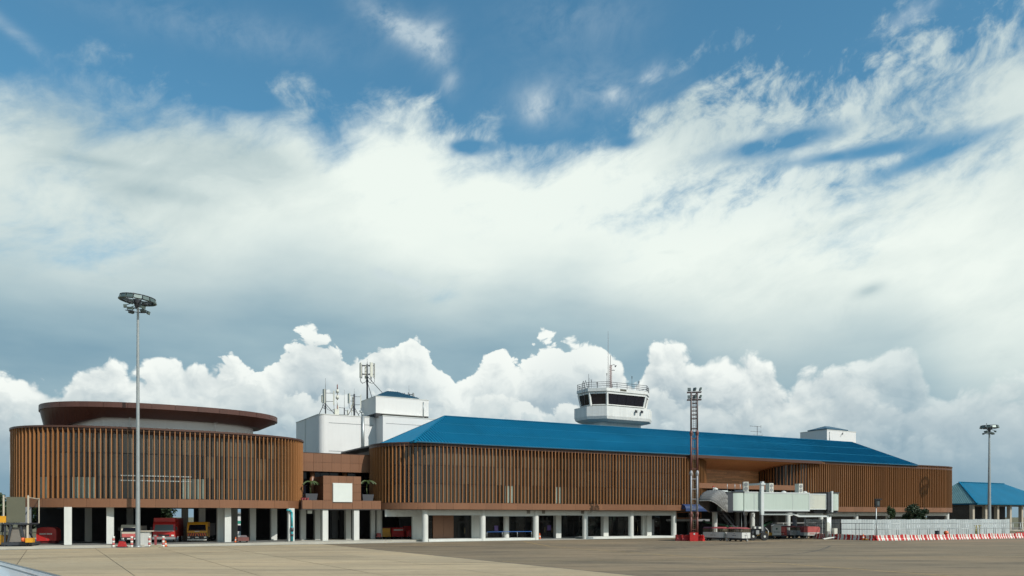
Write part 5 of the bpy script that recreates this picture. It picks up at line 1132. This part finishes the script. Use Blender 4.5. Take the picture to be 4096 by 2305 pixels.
def railing(label, pts, zt, zm, step, dbl=True, m='galv'):
    t = wthing('pipe_railing', label, 'railing', pts[0][0], pts[0][1]); ox, oy = pts[0]
    tp = MB()
    for a, b in zip(pts, pts[1:]):
        for zz in (zt, zm): tp.bar((a[0] - ox, a[1] - oy, zz), (b[0] - ox, b[1] - oy, zz), .045)
    part('rail', tp, M[m], t)
    for a, b in zip(pts, pts[1:]):
        L = math.hypot(b[0] - a[0], b[1] - a[1]); n = round(L / step)
        for k in range(n):
            for d in ((0, .55 / L) if dbl else (0,)):
                q = k / n + d; part('rail_post', MB().bar((0, 0, 0), (0, 0, zt), .05), M[m], t).location = (a[0] + (b[0] - a[0]) * q - ox, a[1] + (b[1] - a[1]) * q - oy, 0)
railing('dark double-rail pipe fence around the bridge support', [(54.5, 149), (57.2, 140.4), (62.5, 138.2)], 2.75, 1.75, 3.2, True, 'iron')
railing('galvanised pipe fence along the front of the white hoarding', [(62.8, 138.4), (80, 147), (97, 155.5), (112, 162)], 2.72, 1.72, 2.6)
railing('white pipe railing behind the row of baggage carts', [(49.4, 152), (60, 158)], 2.7, 1.9, 3.0, False, 'cartw')
for x, y, lab in ((89.0, 153.2, 'yellow framed stand leaning on the hoarding beside the right mast'),):
    s_ = wthing('work_stand', lab, 'stand', x, y); part('frame', MB().box(-.35, .1, -.05, .05, 0, 2.2).box(-.5, .8, -.08, .08, 2.2, 2.3).box(.5, .6, -.05, .05, 0, 2.2), mat('dull_yellow_frame', (.35, .30, .10), .6), s_)
bb = wthing('waste_drum', 'dark grey drum behind the sunlit striped barriers', 'drum', 76.0, 143.0); part('drum_body', MB().lathe([(0, 0), (.4, 0), (.4, 1.35), (0, 1.35)], 14), M['iron'], bb); part('lid', MB().lathe([(.43, 1.35), (.43, 1.42), (0, 1.45)], 14), M['iron'], bb)
ob = wthing('orange_buoy', 'round orange ball sitting behind the striped barriers beside the dark drum', 'ball', 77.6, 143.0); part('ball', MB().lathe([(0, .7), (.3, .78), (.42, 1.05), (.3, 1.35), (0, 1.45)], 14).bar((0, 0, 0), (0, 0, .75), .1), M['orange'], ob)

# ------------------------------------------------------------------ vegetation
def leafy(name, mb_n, c, rad, m, par, size=.28, seed=3, clumps=14):
    rr = random.Random(seed); mb = MB(); cl = []
    for i in range(clumps):
        a = rr.uniform(0, 6.28); b = rr.uniform(-.9, 1); q = rr.uniform(.35, .95); s = math.sqrt(max(0, 1 - b * b))
        cl.append((c[0] + rad[0] * q * s * math.cos(a), c[1] + rad[1] * q * s * math.sin(a), c[2] + rad[2] * q * b, rr.uniform(.28, .5)))
    for i in range(mb_n):
        k = rr.choice(cl); d = Vector((rr.gauss(0, 1), rr.gauss(0, 1), rr.gauss(0, 1))).normalized() * (rr.random() ** .4) * k[3]
        p = Vector((k[0] + d.x * rad[0], k[1] + d.y * rad[1], k[2] + d.z * rad[2])); a = Vector((rr.gauss(0, 1), rr.gauss(0, 1), rr.gauss(0, .6))).normalized(); b = a.cross(Vector((rr.gauss(0, 1), rr.gauss(0, 1), rr.gauss(0, 1)))).normalized()
        s = size * rr.uniform(.6, 1.3); mb.add([p - a * s, p + b * s * .45, p + a * s, p - b * s * .45], [(0, 1, 2, 3)])
    return part(name, mb, M[m], par, fix=False)
def tree(label, x, y, h, rad, n, m='leafd', size=.3, seed=1, group=None, name='tree', trunk=None):
    t = wthing(name, label, 'tree', x, y, 0, 0, group); rr = random.Random(seed); tr = trunk or h * .45
    tb = MB().bar((0, 0, 0), (rr.uniform(-.2, .2), 0, tr), .03 * h, .02 * h, 8)
    for k in range(5):
        a = rr.uniform(0, 6.28); tb.bar((0, 0, tr * .8), (rad[0] * .6 * math.cos(a), rad[1] * .6 * math.sin(a), h - rad[2] * rr.uniform(.6, 1.2)), .014 * h, .005 * h, 6)
    part('trunk', tb, M['bark'], t); leafy('crown', n, (0, 0, h - rad[2]), rad, m, t, size, seed); return t
tree('dark bushy tree leaning over the white hoarding in front of the fins', 84.0, 167.0, 6.4, (2.5, 2.0, 2.0), 5200, 'leafd', .22, 5)
leafy('drooping_branch', 900, (1.6, 0, 3.3), (1.6, 1.2, .9), 'leafd', [o for o in col0.objects if o.name.startswith('tree')][0], .2, 8, 6)
tree('small pale leafy tree left of the dark bushy tree', 79.4, 167.6, 6.0, (1.0, .9, 1.5), 1500, 'leaf', .2, 6, trunk=4)
rr = random.Random(4)
for i in range(13):
    x = -175 + i * 7.2 + rr.uniform(-2, 2); y = 205 + rr.uniform(-10, 14); h = rr.uniform(8, 12.5)
    tree('dense green tree in the distant row behind the left end of the pavilion', x, y, h, (4.8, 4.4, h * .40), 1500, rr.choice(('leafd', 'leaf')), .62, 20 + i, 'trees behind the pavilion', trunk=h * .35)
for i, (x, y, h) in enumerate(((-64, 175, 8), (-58, 188, 10), (-51, 178, 8), (-43, 190, 9), (-36, 184, 8), (-27, 192, 9))):
    tree('green tree seen through the open ground floor of the pavilion', x, y, h, (3.6, 3.4, h * .42), 1500, 'leaf', .5, 60 + i, 'trees seen through the pavilion', trunk=h * .3)
# sunlit low white building seen through the undercroft
lb = wthing('low_white_building', 'low white building with a green band seen through the columns of the pavilion', 'building', -48, 166, 0, A30)
part('wall', MB().box(-14, 10, 0, 6, 0, 4.5), M['white'], lb); part('band', MB().box(-14.02, 10.02, -.03, 0, 2.5, 3.1), mat('sea_green_band', (.02, .25, .18), .5), lb); part('roof', MB().box(-14.5, 10.5, -.5, 6.5, 4.5, 4.8), M['grey'], lb)
for i in range(7): part('window', MB().box(-12.5 + i * 3.2, -11 + i * 3.2, -.04, -.005, 1.0, 2.2), M['towerglass'], lb)

# ------------------------------------------------------------------ distant blue-roofed hall at the right
G = uvthing('open_hall', 'distant open-sided hall with a blue hipped roof and tan columns at the right edge', 'building', 160, 6)
e0, e1, ev0, ev1, ez, rz_ = 160.6, 205, 5.4, 21.4, 7.45, 13.45
part('roof', MB().add([(e0, ev0, ez), (e1, ev0, ez), (e1, ev1, ez), (e0, ev1, ez), (e0 + 5.4, 13.4, rz_), (e1 - 17, 13.4, rz_), (e0, ev0, ez - .3), (e1, ev0, ez - .3), (e1, ev1, ez - .3), (e0, ev1, ez - .3)],
    [(0, 1, 5, 4), (1, 2, 5), (2, 3, 4, 5), (6, 9, 8, 7), (0, 6, 7, 1), (1, 7, 8, 2), (2, 8, 9, 3), (3, 9, 6, 0)]), mat('old_blue_roof_sheet', (.006, .125, .225), .65, var=.12, vscale=.2, streak=.12, spec=.15), G)
part('pale_hip', MB().add([(e0 - .05, ev0, ez + .03), (e0 - .05, ev1, ez + .03), (e0 + 5.35, 13.4, rz_ + .03)], [(0, 2, 1)]), M['teal'], G, label='pale teal left slope of the roof')  # left slope gets a paler teal than the other slopes
rbb = MB()
for i in range(1, 30):
    v = ev0 + i * .53; t = 1 - abs(v - 13.4) / 8.0
    if t > 0: rbb.beam((e0 - .05, v, ez + .1), (e0 - .05 + 5.4 * t, v, ez + .1 + 6 * t), .1)
part('roof_rib', rbb, M['teal'], G, stuff=True)
part('hip_cap', MB().beam((e0, ev0, ez + .08), (e0 + 5.4, 13.4, rz_ + .08), .5, .2).beam((e0 + 5.4, 13.4, rz_ + .08), (e1 - 17, 13.4, rz_ + .08), .4, .2), M['blue'], G)
for u in (161.1, 167.0, 172.7, 178.9, 184.8, 190.7, 196.6): part('column', MB().box(u - .45, u + .45, 6.6, 7.5, 0, 7.1), M['tan'], G)
for i in range(15): part('louvre', MB().beam((161.3, 7.6, 3.0 + i * .29), (161.3, 20.5, 3.0 + i * .29), .18, .1), M['slat'], G)
part('inner_wall', MB().box(161.6, 200, 19.5, 20, 0, 7.2).box(161.5, 161.7, 8, 19.5, 0, 7.2), M['dark'], G); part('floor', MB().box(160.5, 205, 6, 21, .01, .3), M['strip'], G)
part('ceiling_beam', MB().box(161, 204, 6.9, 7.2, 6.7, 7.14), M['slat'], G)

# ------------------------------------------------------------------ vehicles in the undercroft
def truck(label, cat, x, y, rz, w, cabm, h, hood, stripe):
    t = wthing('parked_truck', label, cat, x, y, 0, rz)
    part('cab', MB().extr([(-.0, .75), (0, 1.75), (.35, h - .25), (.6, h), (2.3, h), (2.3, .75)], -w / 2, w / 2).mesh('cab') if False else cabmesh(w, h), M[cabm], t)
    ws = part('windscreen', MB().add([(-w / 2 + .22, -.012, 1.86), (w / 2 - .22, -.012, 1.86), (w / 2 - .32, .26, h - .42), (-w / 2 + .32, .26, h - .42)], [(0, 1, 2, 3)]), M['towerglass'] if hood != 'pale' else M['lampglass'], t)
    part('body', MB().box(-w / 2, w / 2, 2.4, 8, .9, h + (.55 if hood == 'tall' or hood == 'pale' else -.2)), M[stripe], t)
    if hood in ('pale', 'tall'): part('overhead_locker', MB().box(-w / 2 + .05, w / 2 - .05, .55, 2.35, h + .02, h + .6), M[stripe], t)
    b = part('bumper', MB().box(-w / 2 - .02, w / 2 + .02, -.16, .3, .55, .92), M['grey'] if hood == 'pale' else M['mullion'], t)
    part('grille', MB().box(-w / 4, w / 4, -.03, 0, .98, 1.28), M['mullion'], t)
    for s in (-1, 1):
        part('headlight', MB().box(s * (w / 2 - .32) - .2, s * (w / 2 - .32) + .2, -.04, .0, 1.0, 1.22) if hood == 'pale' else MB().box(s * (w / 2 - .3) - .18, s * (w / 2 - .3) + .18, -.2, -.165, .62, .86), M['whitep'], t)
        part('mirror', MB().box(s * (w / 2 + .22) - .1, s * (w / 2 + .22) + .1, -.05, .02, 1.9, 2.4).bar((s * w / 2, 0, 2.35), (s * (w / 2 + .22), 0, 2.35), .025), M['mullion'], t)
        for yy in (1.1, 6.0): part('wheel', MB().wheel((s * (w / 2 - .22), yy, .5), .5, .32, (1, 0, 0), 18), M['black'], t)
    part('number_plate', MB().box(-.25, .25, -.19, -.165, .64, .82), M['whitep'], t)
    part('wiper_panel', MB().box(-w / 2 + .12, w / 2 - .12, -.03, -.004, 1.74, 1.83), M['whitep'] if hood == 'pale' else M['mullion'], t)
    return t
def cabmesh(w, h):
    P = [(-.0, .75), (0, 1.8), (.32, h - .3), (.55, h), (2.3, h), (2.3, .75)]; mb = MB(); n = len(P)
    mb.add([(-w / 2, y, z) for y, z in P] + [(w / 2, y, z) for y, z in P], [(i, n + i, n + (i + 1) % n, (i + 1) % n) for i in range(n)] + [tuple(range(n)), tuple(range(2 * n - 1, n - 1, -1))]); return mb
rt = truck('red fire truck with a grey windscreen parked under the pavilion', 'fire truck', -52.0, 119.5, math.radians(14), 3.1, 'red', 3.15, 'pale', 'red')
yt = truck('yellow truck with black hazard stripes on its bumper parked under the pavilion', 'truck', -48.6, 123.5, math.radians(12), 3.0, 'yellow', 3.1, '', 'lattbrn')
hz = MB()
for i in range(8): a = -1.35 + i * .34; hz.add([(a, -.2, .95), (a + .16, -.2, .95), (a + .30, -.2, 1.42), (a + .14, -.2, 1.42)] if i < 4 else [(a + .14, -.2, .95), (a + .30, -.2, .95), (a + .16, -.2, 1.42), (a, -.2, 1.42)], [(0, 1, 2, 3)])
part('hazard_board', MB().box(-1.4, 1.4, -.19, -.17, .93, 1.44), M['mullion'], yt); part('hazard_stripe', hz, M['orange'], yt); part('white_bumper', MB().box(-1.4, 1.4, -.25, -.05, .28, .46), M['whitep'], yt); part('front_marking', MB().box(-.35, .35, -.03, -.005, 1.62, 1.72), M['whitep'], yt)
ct = truck('cream old truck with a faded red front parked under the pavilion behind the bollards', 'truck', -55.6, 116.2, math.radians(16), 2.3, 'cream', 2.75, '', 'cream')
part('front_panel', MB().box(-1.0, 1.0, -.05, -.02, .95, 1.45), M['redfade'], ct)
rbx = wthing('red_trailer', 'rounded red fire trailer with white lettering under the left end of the pavilion', 'trailer', -66.8, 115.0, 0, math.radians(20))
part('body', MB().add([(x, y, z) for y in (-.7, 3) for x, z in ((-1.25, .45), (1.25, .45), (1.25, 1.9), (1.1, 2.25), (.6, 2.42), (-.6, 2.42), (-1.1, 2.25), (-1.25, 1.9))], [tuple(range(8)), tuple(range(15, 7, -1))] + [(i, 8 + i, 8 + (i + 1) % 8, (i + 1) % 8) for i in range(8)]), M['red'], rbx)
part('door_seam', MB().box(-.03, .03, -.74, -.70, .5, 1.3), M['maroon'], rbx); mk = MB()
for k, (a, w) in enumerate(((-.85, .14), (-.67, .1), (-.53, .15), (-.34, .12), (-.18, .1), (.05, .14), (.23, .12), (.39, .13), (.56, .15))): part('letter', MB().box(a, a + w, -.74, -.702, 1.36, 1.56), M['whitep'], rbx); part('underframe', MB().box(-1.1, 1.1, -.5, 2.6, .15, .44), M['maroon'], rbx)
for s in (-1, 1): part('wheel', MB().wheel((s * .95, 1.5, .3), .3, .2), M['black'], rbx)
ls = wthing('loading_lift', 'grey scissor platform lift with tall side rails parked at the left edge', 'lift', -61.0, 98.4, 0, math.radians(14))
part('platform_screen', MB().box(-1.05, 1.0, 0, .1, 3.2, 6.35), mat('olive_mesh_screen', (.12, .12, .08), .7, var=.1), ls); part('deck', MB().box(-1.3, 1.3, -.2, 4.2, 2.95, 3.15), M['iron'], ls)
for s in (-1, 1):
    part('side_rail', MB().beam((s * 1.35, 0, 3.1), (s * 1.35, 0, 6.55), .16).beam((s * 1.35, 4, 3.1), (s * 1.35, 4, 6.3), .1).beam((s * 1.35, 0, 6.3), (s * 1.35, 4, 6.2), .1), M['cream'], ls)
    part('scissor_arm', MB().beam((s * .95, .1, .6), (s * .5, .1, 2.9), .2).beam((s * 1.0, 3.6, .6), (s * 1.0, .2, 2.9), .16), M['iron'], ls)
    part('corner_post', MB().beam((s * 1.25, .1, .5), (s * 1.25, .1, 2.9), .2), M['iron'] if s < 0 else M['cream'], ls)
part('chassis', MB().box(-1.6, 1.5, -.1, 4, .4, .75), M['iron'], ls); part('pump_box', MB().box(1.2, 2.0, -.6, .3, .75, 1.3).box(-1.8, -1.1, -.1, .3, 3.2, 4.0), M['yellow'], ls); part('hose_reel', MB().wheel((.9, -.45, 1.1), .25, .3), M['orange'], ls); part('back_panel', MB().box(-1.0, 1.0, .3, .4, .8, 2.6), M['slat'], ls)
for x in (-1.3, 1.3):
    for y in (.2, 3.4): part('wheel', MB().wheel((x, y, .35), .35, .25), M['black'], ls)
yg = wthing('yellow_tug', 'yellow tug vehicle cut off by the left edge of the scene', 'tug', -64.0, 99.4, 0, math.radians(10))
part('body', MB().box(-1.6, 1.0, -.8, .8, .5, 1.65), M['yellow'], yg); part('cab_frame', MB().beam((-.6, -.7, 1.6), (-.6, -.7, 2.9), .09).beam((.9, -.7, 1.6), (.9, -.7, 2.9), .09).box(-.8, 1.0, -.8, .8, 2.85, 2.95), M['iron'], yg); part('panel_gap', MB().box(-.28, -.22, -.82, -.8, .6, 1.6), M['mullion'], yg)
for x in (-1.1, .6): part('wheel', MB().wheel((x, -.6, .4), .4, .3, (0, 1, 0)), M['black'], yg)
# bits round the foot of the left mast
for i, (x, y, lab) in enumerate(((-54.6, 109.6, 'red and white striped bollard furthest left by the tall mast'), (-51.9, 109.2, 'red and white striped bollard left of the tall mast foot'), (-50.0, 110.3, 'red and white striped bollard just right of the tall mast'), (-48.2, 110.6, 'red and white striped bollard furthest right by the tall mast'))):
    b_ = wthing('striped_bollard', lab, 'bollard', x, y, 0, 0, 'striped bollards round the tall mast')
    for k in range(5): part('band', MB().bar((0, 0, k * .3), (0, 0, k * .3 + .3), .17, n=12), M['whitep'] if k % 2 == 0 else M['redfade'], b_)
rp = wthing('fire_pump', 'orange-red pump unit between two striped bollards', 'pump', -53.3, 109.4); part('body', MB().prism([(-.55, -.3), (.55, -.3), (.55, .3), (-.55, .3)], .12, .85, top=[(-.3, -.2), (.3, -.2), (.3, .2), (-.3, .2)]), M['red'], rp); part('base', MB().box(-.65, .65, -.35, .35, 0, .12), M['iron'], rp); part('pipe', MB().bar((-.4, -.1, .9), (.4, -.1, .9), .12), M['iron'], rp)
cb = wthing('service_cabinet', 'pale grey service cabinet behind the foot of the tall mast', 'cabinet', -51.4, 112.0, 0, .1); part('cabinet_body', MB().box(-.75, .75, -.35, .35, .05, 2.1), M['cartw'], cb); part('cabinet_top', MB().box(-1.05, 1.05, -.5, .5, 2.1, 2.25), M['cream'], cb)
yb = wthing('yellow_post_base', 'worn yellow stand with an upright post right of the tall mast', 'stand', -49.1, 110.2); part('base', MB().prism([(-.75, -.4), (.75, -.4), (.75, .4), (-.75, .4)], 0, .3, top=[(-.5, -.3), (.5, -.3), (.5, .3), (-.5, .3)]), M['cartrail'], yb); part('post', MB().box(-.12, .12, -.1, .1, .3, 1.5), M['maroon'], yb)
cr_ = wthing('crate_trolley', 'dark red crate trolley by the white column under the pavilion', 'trolley', -40.9, 121.8, 0, .2); part('crate', MB().box(-.8, .8, -.4, .4, .25, .8), M['lattred'], cr_); part('load', MB().prism([(-.6, -.3), (.6, -.3), (.6, .3), (-.6, .3)], .81, 1.1, top=[(-.3, -.2), (.4, -.2), (.4, .2), (-.3, .2)]), M['lattbrn'], cr_); part('wheels', MB().wheel((-.5, 0, .13), .13, .7, (0, 1, 0)).wheel((.5, 0, .13), .13, .7, (0, 1, 0)), M['black'], cr_)
# trolleys in the open bay at the left end of the terminal
def trolley(label, u, v, m, L=1.5, h=1.2, cat='trolley', w=.8):
    t = uvthing('fire_trolley', label, cat, u, v)
    part('tank', MB().prism([(u - L / 2, v - w / 2), (u + L / 2, v - w / 2), (u + L / 2, v + w / 2), (u - L / 2, v + w / 2)], .35, h, top=[(u - L / 2 + .1, v - w / 2 + .1), (u + L / 2 - .1, v - w / 2 + .1), (u + L / 2 - .1, v + w / 2 - .1), (u - L / 2 + .1, v + w / 2 - .1)]), M[m], t)
    part('push_handle', MB().tube([(u - L / 2, v, .5), (u - L / 2 - .2, v, 1.3), (u - L / 2 - .2, v + .4, 1.3)], .04), M['iron'], t)
    part('wheels', MB().wheel((u - L / 3, v, .2), .2, w, (0, 1, 0)).wheel((u + L / 3, v, .2), .2, w, (0, 1, 0)), M['black'], t)
    g = MB()
    for k in range(3): g.box(u - L / 2 + .12, u + L / 2 - .12, v - w / 2 - .02, v - w / 2 + .06, .5 + k * .22, .54 + k * .22)
    part('side_rib', g, M['maroon'] if m == 'red' else M['iron'], t); return t
trolley('dull yellow wheeled extinguisher trolley under the terminal left bay', -3.3, 9.0, 'yellow', 1.9, 1.75); t_ = trolley('red wheeled trolley with white lettering under the terminal left bay', -1.2, 8.6, 'red', 2.1, 1.85)
mk = MB()
for k in range(7): part('letter', MB().box(-2.0 + k * .23, -1.82 + k * .23, 8.12, 8.2, 1.35, 1.58), M['whitep'], t_)
trolley('dark red wheeled trolley half behind the lettered one', -2.3, 10.4, 'maroon', 1.8, 1.9); trolley('low bright red open rack trolley right of the lettered one', .55, 7.6, 'red', 1.1, 1.35); trolley('tall red trolley against the white wall of the left bay', 1.0, 9.6, 'red', 1.6, 2.1); trolley('small pink cleaning cart beside the bay column', -4.9, 7.4, 'redfade', .7, 1.0, 'cleaning cart')

# ------------------------------------------------------------------ far left: thin radio mast
rm = wthing('radio_mast', 'very thin radio mast behind the far left edge of the pavilion', 'mast', -95, 152)
lm = MB()
for a, b in ((-.25, -.25), (.25, -.25), (0, .25)): lm.bar((a, b, 0), (a, b, 19), .06)
for k in range(24): lm.bar((-.25, -.25, k * .8), (.25, -.25, k * .8 + .8), .035).bar((.25, -.25, k * .8), (0, .25, k * .8 + .8), .035)
part('lattice', lm, M['galv'], rm)
# ------------------------------------------------------------------ wing of the aircraft the picture is taken from
AW = wthing('aircraft_wing', 'pale blue-grey aircraft wing cutting across the bottom left corner', 'aircraft wing', -9.64, 17.55, 2.5)
d = Vector((-6.3, 7.35, 0)).normalized(); nrm = Vector((-d.y, d.x, 0))          # along the leading edge; across the chord
def wq(s, c, z): p = d * s + nrm * c; return (p.x, p.y, z)
prof = [(0, 0), (-.035, -.05), (0, -.13), (.5, -.26), (2.6, -.28), (4.6, -.1), (4.6, -.08), (2.4, .10), (1.0, .10), (.42, .075), (.12, .04)]
def wing_piece(s0, s1, k0, k1, name, m):
    A_ = [wq(s0, c, z) for c, z in prof]; B_ = [wq(s1, c * k1, z * k1) for c, z in prof]; n = len(prof)
    return part(name, MB().add(A_ + B_, [(i, n + i, n + (i + 1) % n, (i + 1) % n) for i in range(n)] + [tuple(range(n)), tuple(range(2 * n - 1, n - 1, -1))]), M[m], AW)
wing_piece(-13, 16, 1, .6, 'wing_panel', 'wing')
nose = [(-.015, .055), (-.06, -.05), (-.02, -.14), (.02, -.13), (.09, .045), (.09, .06)]
n = len(nose); part('leading_edge', MB().add([wq(-13, c, z) for c, z in nose] + [wq(16, c * .6, z * .6) for c, z in nose], [(i, n + i, n + (i + 1) % n, (i + 1) % n) for i in range(n)] + [tuple(range(n)), tuple(range(2 * n - 1, n - 1, -1))]), M['wingedge'], AW)
for c in (.62, .70): part('panel_joint', MB().beam(wq(-13, c, .095), wq(16, c * .6, .095 * .6), .018, .012), M['wingedge'], AW)

for o in col0.objects:
    if o.parent: continue
    n = o.name.split('.')[0]; l = o.get('label', '')
    if n in ('parked_truck', 'red_trailer', 'crate_trolley') or (n == 'traffic_cone' and 'under the pavilion' in l): about_eye(o, .92)
    if n in ('striped_bollard', 'fire_pump', 'service_cabinet', 'yellow_post_base') or (n == 'traffic_cone' and 'left mast' in l):
        x, y, z = o.location; o.location = (x * .934, y * .934, 0); o.scale = (.94, .94, .94)
    if n == 'fire_trolley': o.location.z += .27

ORD = 'first second third fourth fifth sixth seventh eighth ninth tenth eleventh twelfth thirteenth fourteenth fifteenth sixteenth seventeenth eighteenth nineteenth twentieth'.split() + ['twenty-' + w for w in ('first', 'second', 'third')]
def number(group, text):
    L = sorted([o for o in col0.objects if not o.parent and o.get('group') == group], key=lambda o: o.location.x / o.location.y)
    for i, o in enumerate(L): o['label'] = text % ORD[i]
number('far striped barriers', 'the %s from the left of the red and white barriers in the right-hand stretch')
number('shaded striped barriers', 'the %s from the left of the shaded striped barriers by the bridge support')
number('sunlit striped barriers', 'the %s from the left of the sunlit striped barriers before the white fence')
number('trees behind the pavilion', 'the %s from the left of the distant trees behind the oval pavilion')
number('trees seen through the pavilion', 'the %s from the left of the trees seen through the open ground floor')
number('plain red barriers at the right edge', 'the %s from the left of the plain red barriers at the right edge')
number('striped bollards round the tall mast', 'the %s from the left of the striped bollards by the tall mast')
scene.cycles.adaptive_threshold = .02; scene.cycles.adaptive_min_samples = 16
scene.cycles.max_bounces = 6; scene.cycles.diffuse_bounces = 3; scene.cycles.glossy_bounces = 3; scene.cycles.transparent_max_bounces = 8
scene.cycles.use_denoising = True
for o in list(bpy.data.objects):
    if '_o' in o.keys(): del o['_o']
